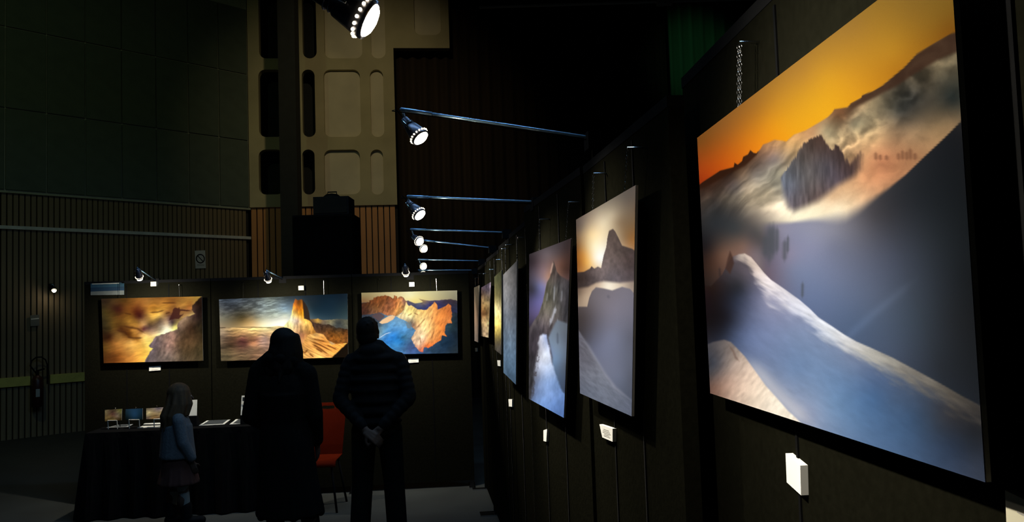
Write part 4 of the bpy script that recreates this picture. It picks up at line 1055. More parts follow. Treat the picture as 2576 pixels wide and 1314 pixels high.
sp=empty('loudspeaker',((s0.x+s1.x)/2,12.25,zt+0.03))
cx=(s0.x+s1.x)/2; hw=(s1.x-s0.x)/2
M_spk=mat('black_speaker',(0.010,0.010,0.010),0.7)
MB().box((s0.x,12.02,zt+0.03),(s1.x,12.48,z1)).build('cabinet',M_spk,sp)
MB().box((s0.x+0.02,12.0,zt+0.05),(s1.x-0.02,12.018,z1-0.02)).build('grille',M_gap,sp)
bz=at(830,482,12.0).z
MB().tube([Vector((cx-0.02,12.2,z1-0.03)),Vector((cx-0.02,12.2,z1+0.02)),Vector((cx-0.02,12.2,(z1+bz)/2+0.02)),Vector((cx-0.02,12.2,bz))],[0.13,0.125,0.085,0.01],16).build('horn_cap',M_spk,sp,True)
MB().tube([Vector((cx-0.08,12.2,bz-0.03)),Vector((cx-0.08,12.2,bz+0.02)),Vector((cx+0.05,12.2,bz+0.02)),Vector((cx+0.05,12.2,bz-0.03))],0.01,6).build('handle',M_spk,sp)
tag(sp,'black loudspeaker on top of the draped tower','loudspeaker')

# ------------------------------------------------------------------ blue sign over the golden cloud print
pl=BP.off(-STAND+0.004)
def bp_slab(name,px,m,parent,o=0.004,th=0.006):
    p=BP.off(-STAND+o); cs=[p.hit(*q) for q in px]
    return MB().hexa([cs[3],cs[2],cs[1],cs[0]]+[c-BP.n*th for c in (cs[3],cs[2],cs[1],cs[0])]).build(name,m,parent)
sg=empty('banner_sign',pl.hit(270,742))
bp_slab('board',[(228,714),(312,711),(312,742),(228,743)],mat('teal_blue_board',(0.020,0.065,0.10),0.6,var=0.25,scale=12),sg,0.008)
bp_slab('dark_band',[(228,724),(312,721),(312,731),(228,734)],mat('deep_blue_band',(0.008,0.030,0.06),0.6,var=0.2),sg,0.0095,0.0012)
bp_slab('pale_band',[(228,734),(312,731),(312,742),(228,743)],mat('pale_blue_band',(0.12,0.135,0.125),0.6,var=0.2,scale=15),sg,0.0095,0.0012)
bp_slab('top_edge',[(231,714),(300,712),(300,714),(231,716)],M_box,sg,0.0095,0.0012)
bp_slab('clip',[(306,709),(312,709),(312,713),(306,713)],M_chrome,sg,0.012,0.012)
tag(sg,'small blue striped sign fixed at the top left of the back row','sign')

# ------------------------------------------------------------------ table with black cloth
TZ=0.75
tl=at_z(234,1075,TZ); tu=BP.t if BP.t.x>0 else -BP.t; tn=BP.n
fl=at(206,1078,7.55)
T0=Vector((at(212,1079,7.50).x,0,0))
def tab(u,w,z):           # u along the table from its left end, w back from the front edge
    o=Vector((at(214,1079,7.47).x,7.47,0))
    return o+tu*u-tn*w+Vector((0,0,z))
TLn,TD=1.80,0.40
tb=empty('display_table',tab(TLn/2,TD/2,0))
MB().hexa([tab(0.01,0.01,TZ-0.03),tab(TLn-0.01,0.01,TZ-0.03),tab(TLn-0.01,0.01,TZ-0.004),tab(0.01,0.01,TZ-0.004),tab(0.01,TD,TZ-0.03),tab(TLn-0.01,TD,TZ-0.03),tab(TLn-0.01,TD,TZ-0.004),tab(0.01,TD,TZ-0.004)]).build('tabletop',M_blackmetal,tb)
for u in (0.12,TLn-0.12):
    for w in (0.07,TD-0.06):
        MB().tube([tab(u,w,0),tab(u,w,TZ-0.03)],0.018,8).build('leg',M_blackmetal,tb)
# cloth: flat top and a skirt that flares a little with soft folds
mb=MB(); ring=[]
NP=110
def perim(k):
    P=[(0,0),(TLn,0),(TLn,TD),(0,TD)]; Ls=[TLn,TD,TLn,TD]; tot=sum(Ls); d=k/NP*tot
    for i in range(4):
        if d<=Ls[i]:
            a=P[i];c=P[(i+1)%4]; w=d/Ls[i]; return (a[0]+(c[0]-a[0])*w,a[1]+(c[1]-a[1])*w)
        d-=Ls[i]
    return P[0]
for z,fl_ in ((TZ,0.0),(TZ-0.05,0.008),(0.4,0.05),(0.012,0.10)):
    for k in range(NP):
        u,w=perim(k); du=(u-TLn/2)/(TLn/2); dw=(w-TD/2)/(TD/2)
        g=fl_*(0.75+0.35*math.sin(k*1.3)+0.2*math.sin(k*0.47))
        mx=1.0 if abs(du)>0.999 else 0.0; my=1.0 if abs(dw)>0.999 else 0.0
        back=0.15 if dw>0.99 else 1.0
        mb.v.append(tab(u+g*mx*(1 if du>0 else -1),w+g*my*back*(1 if dw>0 else -1),z))
for j in range(3):
    for k in range(NP): mb.f.append((j*NP+k,j*NP+(k+1)%NP,(j+1)*NP+(k+1)%NP,(j+1)*NP+k))
mb.f.append(tuple(range(NP)))
cl=mb.build('tablecloth',M_cloth,None)
tag(cl,'floor length black cloth draped over the display table','tablecloth')
tag(tb,'narrow display table hidden under a black cloth','table')

# things on the table
def tabv(px,py,Y): return at(px,py,Y)
def vpic(parent,px,Y,nx,ny,fn,lean=0.03):
    cs=[]
    for i,p in enumerate(px):
        q=at(p[0],p[1],Y+(lean if i<2 else 0)); cs.append(q)
    n=Vector((0,-1,0.1)).normalized()
    grid_picture('picture',parent,cs,nx,ny,fn,None,n)
    MB().hexa([cs[3],cs[2],cs[1],cs[0]]+[c-n*0.004 for c in (cs[3],cs[2],cs[1],cs[0])]).build('card_board',M_edge,parent)
    return cs
def mini_clouds(P):
    C=idw(P,[(268,1036,120,105,75),(300,1034,110,105,60),(285,1042,90,60,50),(270,1055,130,105,60),(295,1045,135,115,95),(300,1056,60,45,25),(282,1055,120,100,55)],3,2); return mod(C,fbm(P,8,5,-20,seed=91),0.25)
def mini_blue(P):
    C=idw(P,[(320,1032,30,52,66),(355,1030,24,48,66),(338,1045,34,66,96),(320,1055,14,24,24),(355,1055,14,30,34)],3,2); return C
def mini_sky(P):
    C=idw(P,[(370,1030,140,125,100),(400,1030,120,108,110),(372,1040,225,205,150),(405,1040,190,165,115),(385,1048,150,120,75),(400,1052,130,100,70),(372,1053,120,100,85)],3,2); return mod(C,fbm(P,12,3,-10,seed=93),0.25)
for lab,px,fn,bx0,bx1,by in (('small cloud picture on a little easel, leftmost on the table',[(264,1032),(307,1029),(306,1058),(264,1060)],mini_clouds,271,294,1060),
        ('small dark blue picture on a little easel, middle of three on the table',[(316,1030),(359,1028),(359,1056),(315,1057)],mini_blue,324,350,1058),
        ('small pale sky picture on a little easel beside the child',[(368,1028),(412,1025),(411,1054),(368,1055)],mini_sky,387,406,1056)):
    Y=7.70
    base=at((bx0+bx1)/2,by+4,Y); r=empty('tabletop_easel',Vector((base.x,Y,TZ)))
    cs=vpic(r,px,Y+0.0,40,28,fn)
    a=at(bx0,by-1,Y-0.02); c=at(bx1,by-1.4,Y-0.02)
    MB().tube([a,c],0.005,6).build('ledge',M_box,r)
    for q in (a,c):
        MB().tube([q,Vector((q.x,q.y+0.01,TZ+0.004))],0.0045,6).build('front_foot',M_box,r)
    top=at((px[0][0]+px[1][0])/2+4,px[1][1]-2,Y+0.04)
    MB().tube([top,Vector((top.x,top.y+0.10,TZ+0.004))],0.004,6).build('rear_leg',M_blackmetal,r)
    MB().ball(top,0.008,n=6,m=4).build('peg_tip',M_chrome,r)
    tag(r,lab,'easel','little picture easels on the table')
def sheet(name,label,px,m,cat='card',th=0.003,z=TZ,group='flat cards and prints laid on the table',inner=None):
    cs=[at_z(p[0],p[1],z+th) for p in px]; dz=Vector((0,0,th*0.9))
    r=empty(name,(cs[0]+cs[1]+cs[2]+cs[3])/4-Vector((0,0,th)))
    MB().hexa([cs[3],cs[2],cs[1],cs[0]]+[c-dz for c in (cs[3],cs[2],cs[1],cs[0])]).build('sheet',m,r)
    if inner is not None:
        ctr=(cs[0]+cs[1]+cs[2]+cs[3])/4
        ii=[ctr+(c-ctr)*0.80+Vector((0,0,0.0008)) for c in cs]
        MB().hexa([ii[3],ii[2],ii[1],ii[0]]+[c-Vector((0,0,0.0007)) for c in (ii[3],ii[2],ii[1],ii[0])]).build('printed_image',inner,r)
    return tag(r,label,cat,group)
M_grey=mat('grey_card',(0.35,0.35,0.33),0.7); M_dkprint=mat('dark_printed_card',(0.045,0.05,0.05),0.5)
sheet('card','plain pale card lying at the left end of the table',[(250,1062.5),(266,1062),(250,1069),(231,1070)],M_paper)
sheet('card','dark card lying in front of the middle easel',[(300,1069),(335,1067.5),(322,1074),(268,1076)],M_grey,inner=M_dkprint)
sheet('card','white card lying in front of the pale sky easel, behind another',[(366,1064),(402,1062),(404,1067.5),(360,1068)],M_paper)
sheet('card','white card lying at the table edge beside the child',[(358,1072),(406,1070.5),(404,1075.5),(345,1077)],M_paper)
sheet('mounted_print','dark mounted print with pale edges lying beside the upright white sheet',[(523,1057),(582,1054),(564,1068),(500,1071)],M_paper,'mounted print',inner=M_dkprint)
sheet('mounted_print','mounted print with pale edges lying nearest the woman',[(596,1053.5),(650,1052),(655,1064),(577,1068)],M_paper,'mounted print',inner=M_dkprint)
def upright(label,px,Y,cells=()):
    cs=[at(p[0],p[1],Y+(0.05 if i<2 else 0)) for i,p in enumerate(px)]
    lowest=min(cs[2].z,cs[3].z)
    n=Vector((0,-1,0.2)).normalized()
    r=empty('upright_sheet',Vector(((cs[2].x+cs[3].x)/2,Y,TZ)))
    MB().hexa([cs[3],cs[2],cs[1],cs[0]]+[c-n*0.004 for c in (cs[3],cs[2],cs[1],cs[0])]).build('sheet',M_paper,r)
    for cell in cells:
        q=[at(p[0],p[1],Y+0.03)+n*0.012 for p in cell]
        MB().hexa([q[3],q[2],q[1],q[0]]+[c-n*0.003 for c in (q[3],q[2],q[1],q[0])]).build('printed_image',M_dkprint,r)
    b0=(cs[2]+cs[3])/2
    MB().hexa([Vector((cs[3].x,Y-0.01,TZ+0.003)),Vector((cs[2].x,Y-0.01,TZ+0.003)),Vector((cs[2].x,Y-0.01,lowest+0.01)),Vector((cs[3].x,Y-0.01,lowest+0.01)),Vector((cs[3].x,Y+0.09,TZ+0.003)),Vector((cs[2].x,Y+0.09,TZ+0.003)),Vector((cs[2].x,Y+0.03,lowest+0.01)),Vector((cs[3].x,Y+0.03,lowest+0.01))]).build('stand_block',M_blackmetal,r)
    return tag(r,label,'sheet')
upright('plain white sheet standing upright on the table behind the child',[(462,1008),(496,1006),(495,1048),(463,1050)],7.72)
upright('white price sheet with small dark pictures standing beside the woman',[(608,996),(652,994),(650,1046),(605,1048)],7.74,
        [[(611,1000),(618,1000),(618,1010),(611,1010)],[(612,1020),(626,1019),(626,1024),(611,1024)],[(611,1031),(626,1030),(625,1037),(610,1037)],[(631,1019),(645,1018),(645,1024),(631,1024)],[(631,1030),(645,1029),(645,1036),(631,1037)]])

# ------------------------------------------------------------------ orange plastic chair
CYb=7.78
ch_c=at(823,1140,CYb); chx=ch_c.x
ch=empty('plastic_chair',(chx,CYb-0.2,0))
M_or=mat('orange_plastic',(0.075,0.006,0.001),0.8,var=0.08,spec=0.02)
zt_=at(823,1016,CYb).z; SZ=0.45
hw0=(at(869,1050,CYb).x-at(778,1050,CYb).x)/2; hw1=hw0*0.84
cu=bpy.data.curves.new('chb','CURVE'); cu.dimensions='2D'; cu.fill_mode='BOTH'; cu.extrude=0.004
out=[]
zb=SZ-0.01
out=[(-hw1,zb),(hw1,zb)]
rr=0.09
for k in range(9):
    a=math.radians(90*k/8); out.append((hw0-rr+rr*math.cos(a),zt_-rr+rr*math.sin(a)))
for k in range(9):
    a=math.radians(90+90*k/8); out.append((-hw0+rr+rr*math.cos(a),zt_-rr+rr*math.sin(a)))
slot=[(p[0],p[1]) for p in rrect(-0.058,zt_-0.058,0.058,zt_-0.028,0.014)]
for P in (out,slot):
    s_=cu.splines.new('POLY'); s_.points.add(len(P)-1); s_.use_cyclic_u=True
    for q,p in zip(s_.points,P): q.co=(p[0],p[1],0,1)
to=bpy.data.objects.new('chb',cu); COL.objects.link(to)
me=bpy.data.meshes.new_from_object(to.evaluated_get(bpy.context.evaluated_depsgraph_get())); bpy.data.objects.remove(to)
bm=bmesh.new(); bm.from_mesh(me)
bmesh.ops.subdivide_edges(bm,edges=[e for e in bm.edges if e.calc_length()>0.12],cuts=3,use_grid_fill=True)
bmesh.ops.triangulate(bm,faces=bm.faces)
for v_ in bm.verts:
    x,z,d=v_.co
    y=CYb+0.10*max(0.0,(z-SZ)/(zt_-SZ))**1.2-0.5*(x*x)*1.2-d
    v_.co=(chx+x-ch.location.x,y-ch.location.y,z)
bm.to_mesh(me); bm.free(); me.name='backrest'; me.materials.clear(); me.materials.append(M_or)
ob=bpy.data.objects.new('backrest',me); COL.objects.link(ob); ob.parent=ch
# seat: dished sheet with a rolled front lip
mb=MB(); NX,NY=10,10
for j in range(NY+1):
    for i in range(NX+1):
        u=-1+2*i/NX; w=j/NY
        x=chx+u*(hw1+(hw0-hw1)*w*0.6); y=CYb+0.005-0.40*w
        z=SZ-0.022*(1-u*u)*math.sin(math.pi*min(w*1.1,1))-0.05*max(0,(w-0.86)/0.14)**2
        mb.v.append(Vector((x,y,z)))
for j in range(NY):
    for i in range(NX): mb.f.append((j*(NX+1)+i,j*(NX+1)+i+1,(j+1)*(NX+1)+i+1,(j+1)*(NX+1)+i))
so=mb.build('seat',M_or,ch,True); md=so.modifiers.new('t','SOLIDIFY'); md.thickness=0.006
for sx in (-1,1):
    for (y0,y1) in ((CYb-0.34,CYb-0.38),(CYb-0.05,CYb+0.05)):
        MB().tube([Vector((chx+sx*(hw1-0.03),y0,SZ-0.03)),Vector((chx+sx*(hw1+0.02),y1,0.0))],0.010,8).build('leg',M_blackmetal,ch,True)
MB().tube([Vector((chx-hw1+0.03,CYb-0.34,SZ-0.032)),Vector((chx+hw1-0.03,CYb-0.34,SZ-0.032))],0.009,6).build('cross_bar',M_blackmetal,ch,True)
MB().tube([Vector((chx-hw1+0.03,CYb-0.05,SZ-0.032)),Vector((chx+hw1-0.03,CYb-0.05,SZ-0.032))],0.009,6).build('cross_bar',M_blackmetal,ch,True)
tag(ch,'orange plastic chair with a slotted backrest between the two adults','chair')
# ------------------------------------------------------------------ people
def blob(name,mb,voxel,m,parent,base,rz,iters=4,scale=1.0):
    """one continuous surface grown from overlapping forms (voxel union, then relaxed)"""
    me=mb.mesh(name)
    o=bpy.data.objects.new(name,me); COL.objects.link(o)
    r=o.modifiers.new('r','REMESH'); r.mode='VOXEL'; r.voxel_size=voxel
    s=o.modifiers.new('s','SMOOTH'); s.iterations=iters; s.factor=0.6
    me2=bpy.data.meshes.new_from_object(o.evaluated_get(bpy.context.evaluated_depsgraph_get()))
    bpy.data.objects.remove(o)
    me2.transform(Matrix.Rotation(rz,4,'Z')@Matrix.Scale(scale,4))
    for p in me2.polygons: p.use_smooth=True
    me2.materials.clear(); me2.materials.append(m); me2.name=name
    ob=bpy.data.objects.new(name,me2); COL.objects.link(ob); ob.parent=parent
    return ob

def hand(mb,wrist,fd,pn,side,curl=0.5,s=1.0):
    """palm with four unequal fingers and a thumb; fd finger direction, pn palm normal, side = thumb side vector sign"""
    fd=Vector(fd).normalized(); pn=Vector(pn); pn=(pn-fd*pn.dot(fd)).normalized(); sd=fd.cross(pn)*side
    w=Vector(wrist)
    for k in (-1,0,1):
        mb.cap(w+sd*k*0.016*s,w+fd*0.075*s+sd*k*0.024*s,0.017*s,0.013*s,8)
    for k,ln in ((-1.5,0.062),(-0.5,0.074),(0.5,0.078),(1.5,0.070)):
        p=w+fd*0.082*s+sd*k*0.0195*s
        d=fd
        for j,f in enumerate((0.45,0.32,0.25)):
            a=curl*(0.55+0.35*j)
            d2=(d*math.cos(a)+pn*math.sin(a)).normalized()
            q=p+d2*ln*f*s
            mb.cap(p,q,(0.0088-0.0008*j)*s,(0.0082-0.0008*j)*s,8); p=q; d=d2
    t0=w+fd*0.022*s+sd*0.024*s; t1=t0+(fd*0.5+sd*0.75+pn*0.25).normalized()*0.040*s; t2=t1+(fd*0.85+sd*0.3+pn*0.35).normalized()*0.030*s
    mb.cap(t0,t1,0.012*s,0.010*s,8); mb.cap(t1,t2,0.010*s,0.0085*s,8)

def head(mb,c,turn,s=1.0):
    """skull, jaw, nose, brow, lips, ears; face along rotated +y"""
    R=Matrix.Rotation(turn,3,'Z'); c=Vector(c)
    P=lambda x,y,z: c+R@Vector((x,y,z))*s
    mb.ball(P(0,-0.008,0.025),0.076*s,0.094*s,0.092*s,16,12,R)
    mb.ball(P(0,0.022,-0.045),0.056*s,0.068*s,0.066*s,14,10,R)
    mb.ball(P(0,0.060,-0.088),0.026*s,0.022*s,0.020*s,10,8,R)
    mb.cap(P(0,0.088,0.012),P(0,0.108,-0.024),0.009*s,0.013*s,8)
    mb.cap(P(-0.03,0.080,0.022),P(0.03,0.080,0.022),0.012*s,0.012*s,8)
    mb.cap(P(-0.018,0.084,-0.055),P(0.018,0.084,-0.055),0.008*s,0.008*s,8)
    for k in (-1,1):
        mb.ball(P(0.076*k,-0.002,-0.01),0.010*s,0.022*s,0.032*s,8,6,R)
        mb.ball(P(0.040*k,0.060,-0.025),0.024*s,0.022*s,0.026*s,8,6,R)
def eyes(parent,c,turn,rz,s=1.0,scale=1.0):
    R=Matrix.Rotation(turn,3,'Z'); c=Vector(c)
    for k in (-1,1):
        mb=MB(); mb.ball(c+R@Vector((0.031*k,0.079,0.002))*s,0.0115*s,n=10,m=8)
        me=mb.mesh('eye'); me.transform(Matrix.Rotation(rz,4,'Z')@Matrix.Scale(scale,4)); me.materials.append(M_eye)
        o=bpy.data.objects.new('eye',me); COL.objects.link(o); o.parent=parent
M_eye=mat('eye_white',(0.5,0.48,0.45),0.3)
M_skin=mat('skin',(0.065,0.036,0.022),0.75,var=0.08)
M_hair_dark=mat('dark_hair',(0.005,0.004,0.003),0.7,spec=0.1,var=0.3,scale=40,stretch=(1,1,0.1))
M_hair_fair=mat('fair_brown_hair',(0.075,0.040,0.014),0.75,var=0.3,scale=40,stretch=(1,1,0.1))
M_coat=mat('black_wool_coat',(0.005,0.005,0.0045),0.95,var=0.2,scale=40,spec=0.05)
M_jacket=mat('dark_padded_jacket',(0.005,0.0055,0.006),0.85,var=0.2,scale=20,spec=0.08)
M_trouser=mat('dark_trousers',(0.005,0.006,0.005),0.9,var=0.2,scale=30,spec=0.05)
M_boot=mat('black_boot',(0.006,0.006,0.006),0.7,spec=0.1)
M_knit=mat('pale_blue_knit',(0.10,0.115,0.125),0.9,var=0.15,scale=60,bump=0.3)
M_skirt=mat('dark_red_skirt',(0.05,0.018,0.012),0.9)
M_tights=mat('grey_tights',(0.20,0.22,0.20),0.9)

def leg(mb,h,k,a,r0,r1,r2,rk=None):
    mb.cap(h,k,r0,rk or r1*1.15,12); mb.cap(k,a,r1,r2,12)
    # calf
    m=Vector(k).lerp(Vector(a),0.3); mb.ball(m+Vector((0,-0.012,0)),r1*1.05,r1*1.1,r1*1.8,10,8)

# --- man seen from behind, hands clasped behind his back
mp=at(946,1000,6.2)
r=empty('person',(mp.x,6.2,0)); RZ=0.0
HC=(-0.055,0.02,1.575)
b=MB()
head(b,HC,0.15)
b.cap((-0.04,-0.005,1.50),(-0.01,-0.01,1.40),0.055,0.062,12)
b.ball((0,0,1.25),0.17,0.115,0.20,16,12); b.ball((0,0.01,1.05),0.155,0.115,0.18,16,12); b.ball((0,0,0.92),0.165,0.12,0.13,16,12)
b.cap((-0.17,-0.01,1.38),(0.17,-0.01,1.38),0.06,0.06,12)
for k in (-1,1):
    b.cap((0.185*k,-0.01,1.375),(0.245*k,-0.07,1.10),0.052,0.042,12); b.cap((0.245*k,-0.07,1.10),(0.055*k,-0.175,0.90),0.041,0.028,12)
    leg(b,(0.09*k,0,0.90),(0.115*k,0.015,0.48),(0.135*k,-0.02,0.09),0.085,0.056,0.040)
    b.cap((0.135*k,-0.03,0.05),(0.15*k,0.13,0.035),0.04,0.034,10)
hand(b,(0.045,-0.178,0.892),(-0.75,-0.10,-0.65),(0.3,0.9,-0.3),1,0.55)
hand(b,(-0.045,-0.190,0.885),(0.80,-0.22,-0.55),(-0.3,0.9,-0.2),-1,0.65)
blob('body',b,0.0065,M_skin,r,None,RZ,3)
eyes(r,HC,0.15,RZ)
h=MB(); R_=Matrix.Rotation(0.15,3,'Z'); hc=Vector(HC)
h.ball(hc+Vector((0,-0.022,0.038)),0.085,0.097,0.092,18,12); h.ball(hc+Vector((0.005,-0.05,-0.02)),0.078,0.06,0.075,14,10)
for k in (-1,1): h.cap(hc+Vector((0.078*k,0.0,0.02)),hc+Vector((0.076*k,0.006,-0.03)),0.012,0.008,8)
for k in range(26):
    a=k*2.4; q=math.sqrt((k+0.5)/26); h.cap(hc+Vector((0.07*q*math.cos(a),-0.022+0.085*q*math.sin(a),0.115-0.05*q*q)),hc+Vector((0.078*q*math.cos(a)+0.01,-0.03+0.09*q*math.sin(a),0.133-0.06*q*q)),0.012,0.006,6)
blob('hair',h,0.008,M_hair_dark,r,None,RZ,2)
j=MB()
for i in range(8):                      # quilted baffles
    z=0.86+0.077*i; w=[0.185,0.19,0.19,0.19,0.20,0.21,0.215,0.19][i]
    j.ball((0,0,z),w,0.150 if i<6 else 0.135,0.055,20,8)
j.ball((0,0,1.15),0.185,0.135,0.30,16,12)
j.cap((-0.165,-0.01,1.375),(0.165,-0.01,1.375),0.068,0.068,12)
for k in (-1,1): j.cap((0.02*k-0.01,-0.025,1.465),(0.165*k,-0.01,1.365),0.062,0.062,12)
j.ball((-0.01,-0.06,1.45),0.10,0.07,0.06,14,10)
j.cap((-0.06,-0.01,1.43),(0.06,-0.01,1.43),0.075,0.07,12); j.cap((-0.05,-0.015,1.47),(0.025,-0.015,1.47),0.066,0.066,12)
for k in (-1,1):
    a=Vector((0.188*k,-0.01,1.360)); e=Vector((0.255*k,-0.07,1.11)); w=Vector((0.075*k,-0.168,0.925))
    for i in range(5):
        p=a.lerp(e,i/5); q=a.lerp(e,(i+1)/5); j.ball((p+q)/2,0.066-0.002*i,0.066-0.002*i,0.046,12,8)
    j.cap(a,e,0.056,0.052,12)
    for i in range(5):
        p=e.lerp(w,i/5); q=e.lerp(w,(i+1)/5); j.ball((p+q)/2,0.058-0.003*i,n=12,m=8)
    j.cap(e,w,0.050,0.038,12)
blob('padded_jacket',j,0.009,M_jacket,r,None,RZ,2)
t=MB()
t.ball((0,0,0.90),0.178,0.13,0.12,16,12)
for k in (-1,1):
    t.cap((0.092*k,0,0.88),(0.115*k,0.012,0.50),0.096,0.078,14); t.cap((0.115*k,0.012,0.50),(0.138*k,-0.02,0.12),0.078,0.074,14); t.cap((0.138*k,-0.02,0.12),(0.146*k,-0.005,0.075),0.078,0.080,14)
blob('trousers',t,0.009,M_trouser,r,None,RZ,2)
for k in (-1,1):
    s=MB(); s.cap((0.138*k,-0.05,0.045),(0.155*k,0.15,0.042),0.046,0.042,12); s.ball((0.138*k,-0.03,0.08),0.05,0.06,0.05,12,8)
    for v in s.v: v.z=max(v.z,0.0)
    blob('shoe',s,0.008,M_boot,r,None,RZ,2)
tag(r,'man in a dark padded jacket seen from behind, hands clasped behind his back','person')

# --- woman with long dark hair in a long coat
wp_=at(714,1000,5.8)
r=empty('person',(wp_.x,5.8,0)); RZ=0.0
HC=(0.018,0.0,1.525); TURN=-0.75
b=MB()
head(b,HC,TURN,0.96)
b.cap((0.012,-0.012,1.45),(0,-0.01,1.35),0.048,0.055,12)
b.ball((0,0,1.20),0.15,0.11,0.19,16,12); b.ball((0,0.01,1.0),0.135,0.105,0.17,16,12); b.ball((0,0,0.88),0.165,0.125,0.13,16,12)
b.cap((-0.14,-0.01,1.325),(0.14,-0.01,1.325),0.052,0.052,12)
b.cap((-0.16,-0.01,1.32),(-0.215,-0.01,1.06),0.046,0.038,12); b.cap((-0.215,-0.01,1.06),(-0.145,0.15,0.94),0.036,0.026,12)
b.cap((0.16,-0.01,1.32),(0.205,0.0,1.05),0.046,0.038,12); b.cap((0.205,0.0,1.05),(0.20,0.10,0.83),0.036,0.026,12)
hand(b,(-0.142,0.156,0.935),(0.35,0.85,-0.30),(0.7,-0.3,-0.4),1,0.5,0.92)
hand(b,(0.20,0.103,0.825),(-0.02,0.25,-1.0),(-1,0.1,0),1,0.35,0.92)
leg(b,(-0.08,0,0.86),(-0.075,0.01,0.46),(-0.065,-0.03,0.09),0.085,0.054,0.038)
leg(b,(0.085,0,0.86),(0.15,0.0,0.46),(0.215,-0.06,0.09),0.085,0.054,0.038)
b.cap((-0.065,-0.035,0.05),(-0.055,0.12,0.032),0.036,0.030,10); b.cap((0.215,-0.065,0.05),(0.26,0.08,0.032),0.036,0.030,10)
blob('body',b,0.0065,M_skin,r,None,RZ,3)
eyes(r,HC,TURN,RZ,0.96)
h=MB(); hc=Vector(HC)
fw_=Vector((-math.sin(TURN),math.cos(TURN),0))
h.ball(hc+Vector((0,0,0.034))-fw_*0.016,0.092,0.094,0.092,18,12)
for k in range(22):
    a=math.radians(35+290*k/21)+math.atan2(fw_.y,fw_.x)
    d=Vector((math.cos(a),math.sin(a),0))
    p0=hc+d*0.070+Vector((0,0,0.055)); p1=hc+d*0.092+Vector((0,0,-0.05)); p2=hc+d*(0.108+0.012*math.sin(k*2.1))+Vector((-0.015,0,-0.15)); p3=hc+d*(0.115+0.018*math.sin(k*3.7))+Vector((-0.025,0,-0.21-0.03*math.sin(k*1.9)))
    h.cap(p0,p1,0.030,0.028,8); h.cap(p1,p2,0.028,0.024,8); h.cap(p2,p3,0.024,0.010,8)
h.ball(hc-fw_*0.05+Vector((0,0,-0.08)),0.085,0.085,0.12,14,10)
blob('long_hair',h,0.008,M_hair_dark,r,None,RZ,2)
c=MB()
c.ball((0,0,1.19),0.185,0.145,0.22,18,12); c.cap((-0.145,-0.01,1.365),(0.13,-0.01,1.350),0.072,0.066,12); c.cap((-0.06,-0.03,1.42),(0.05,-0.03,1.41),0.085,0.08,12); c.cap((-0.05,-0.02,1.44),(-0.15,-0.01,1.375),0.072,0.066,12)
c.tube([(0,0,1.20),(0,0,1.0),(0.01,0,0.85),(0.02,-0.005,0.60),(0.03,-0.01,0.385),(0.03,-0.01,0.37)],[0.165,0.158,0.185,0.205,0.225,0.222],24)
for v in c.v:
    if v.z<1.15: v.y*=0.80
for k in range(10):
    a=2*math.pi*k/10; c.cap((0.015+0.15*math.cos(a),0.12*math.sin(a),0.85),(0.03+0.208*math.cos(a),0.160*math.sin(a),0.385),0.02,0.032,8)
c.cap((-0.165,-0.01,1.350),(-0.228,-0.012,1.05),0.070,0.060,12); c.cap((-0.228,-0.012,1.05),(-0.152,0.13,0.955),0.058,0.046,12)
c.cap((0.165,-0.01,1.325),(0.212,0.0,1.04),0.070,0.058,12); c.cap((0.212,0.0,1.04),(0.202,0.085,0.86),0.056,0.046,12)
for k in range(9):
    a=2*math.pi*k/9; c.ball((-0.005+0.105*math.cos(a),-0.015+0.09*math.sin(a),1.435+0.012*math.sin(k*2.2)),0.044,0.040,0.040,8,6)
blob('long_coat',c,0.009,M_coat,r,None,RZ,2)
for (kx,ky,ax_,ay,fx,fy) in ((-0.072,0.005,-0.065,-0.03,-0.055,0.13),(0.155,0.0,0.215,-0.06,0.265,0.09)):
    s=MB(); s.cap((kx,ky,0.42),(ax_,ay,0.10),0.066,0.052,12); s.cap((ax_,ay-0.01,0.05),(fx,fy,0.040),0.046,0.038,12); s.ball((ax_,ay,0.09),0.052,0.058,0.06,12,8)
    for v in s.v: v.z=max(v.z,0.0)
    blob('boot',s,0.008,M_boot,r,None,RZ,2)
tag(r,'woman with long dark hair in a long black coat before the golden tower print','person')

# --- child in a pale knit, side on, facing right
cp_=at(450,1200,7.14)
r=empty('person',(cp_.x,7.14,0)); RZ=math.radians(-62)
HC=(0.0,0.02,1.075)
b=MB()
head(b,HC,0.10,0.92)
b.cap((0,-0.005,1.0),(0,-0.01,0.93),0.038,0.042,10)
b.ball((0,-0.005,0.80),0.105,0.085,0.15,14,10); b.ball((0,0.0,0.64),0.10,0.085,0.13,14,10); b.ball((0,-0.005,0.55),0.11,0.09,0.09,14,10)
b.cap((-0.09,-0.01,0.895),(0.09,-0.01,0.895),0.038,0.038,10)
for k in (-1,1):
    y=0.02 if k>0 else -0.01
    b.cap((0.115*k,-0.01,0.885),(0.135*k,0.0+y,0.70),0.034,0.028,10); b.cap((0.135*k,y,0.70),(0.12*k,0.07+y,0.535),0.027,0.020,10)
    hand(b,(0.12*k,0.073+y,0.53),(-0.05*k,0.30,-1.0),(-1.0*k,0.1,0),1 if k>0 else 1,0.4,0.72)
    yy=0.05 if k>0 else -0.06
    leg(b,(0.055*k,0,0.52),(0.058*k,yy*0.6,0.29),(0.06*k,yy,0.07),0.058,0.042,0.030)
    b.cap((0.06*k,yy-0.01,0.035),(0.064*k,yy+0.10,0.026),0.030,0.025,8)
blob('body',b,0.006,M_skin,r,None,RZ,3)
eyes(r,HC,0.10,RZ,0.92)
h=MB(); hc=Vector(HC)
h.ball(hc+Vector((0,-0.016,0.036)),0.086,0.096,0.086,18,12)
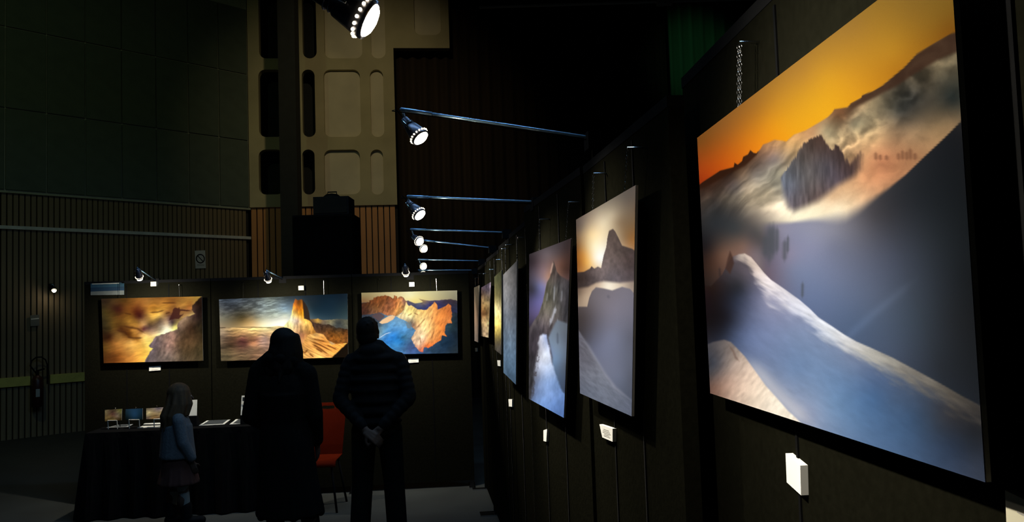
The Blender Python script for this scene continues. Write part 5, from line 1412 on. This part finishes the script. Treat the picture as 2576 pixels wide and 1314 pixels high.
for k in range(18):
    a=math.radians(125+290*k/17); d=Vector((math.cos(a),math.sin(a),0))
    wv=0.012*math.sin(k*2.7)
    h.cap(hc+d*0.066+Vector((0,-0.01,0.05)),hc+d*(0.088+wv)+Vector((0,-0.012,-0.06)),0.026,0.024,8)
    h.cap(hc+d*(0.088+wv)+Vector((0,-0.012,-0.06)),hc+d*(0.098+wv)+Vector((0,-0.045,-0.15)),0.024,0.018,8)
    if math.sin(a)<0.2: h.cap(hc+d*(0.098+wv)+Vector((0,-0.045,-0.15)),hc+d*(0.085-wv)+Vector((0,-0.07,-0.27)),0.019,0.008,8)
blob('long_hair',h,0.008,M_hair_fair,r,None,RZ,2)
k_=MB()
k_.ball((0,-0.005,0.80),0.125,0.112,0.16,16,12)
k_.tube([(0,-0.01,0.84),(0,-0.01,0.70),(0,-0.008,0.585),(0,-0.008,0.565)],[0.122,0.134,0.146,0.142],20)
k_.cap((-0.10,-0.01,0.90),(0.10,-0.01,0.90),0.052,0.052,12); k_.ball((0,-0.005,0.945),0.062,0.06,0.03,12,8)
for k in (-1,1):
    y=0.02 if k>0 else -0.01
    k_.cap((0.122*k,-0.01,0.885),(0.146*k,y,0.70),0.052,0.050,12); k_.cap((0.146*k,y,0.70),(0.13*k,0.065+y,0.575),0.050,0.042,12)
blob('knit_jumper',k_,0.008,M_knit,r,None,RZ,2)
s=MB(); s.tube([(0,-0.005,0.62),(0,-0.005,0.56),(0,0.0,0.42),(0,0.0,0.355),(0,0.0,0.345)],[0.108,0.125,0.150,0.162,0.158],22)
for k in range(11):
    a=2*math.pi*k/11; s.cap((0.115*math.cos(a),0.115*math.sin(a),0.54),(0.155*math.cos(a),0.155*math.sin(a),0.36),0.012,0.018,8)
blob('skirt',s,0.008,M_skirt,r,None,RZ,2)
t=MB()
for k in (-1,1):
    yy=0.05 if k>0 else -0.06
    t.cap((0.056*k,0,0.50),(0.058*k,yy*0.6,0.29),0.061,0.048,12); t.cap((0.058*k,yy*0.6,0.29),(0.06*k,yy,0.10),0.046,0.036,12)
t.ball((0,0,0.52),0.108,0.088,0.07,12,8)
blob('tights',t,0.007,M_tights,r,None,RZ,2)
for k in (-1,1):
    yy=0.05 if k>0 else -0.06
    s=MB(); s.cap((0.06*k,yy,0.165),(0.06*k,yy,0.08),0.048,0.046,12); s.cap((0.06*k,yy-0.012,0.042),(0.065*k,yy+0.12,0.036),0.042,0.036,12)
    for v in s.v: v.z=max(v.z,0.0)
    blob('boot',s,0.007,M_boot,r,None,RZ,2)
tag(r,'child in a pale blue knit jumper and dark skirt facing right by the table','person')
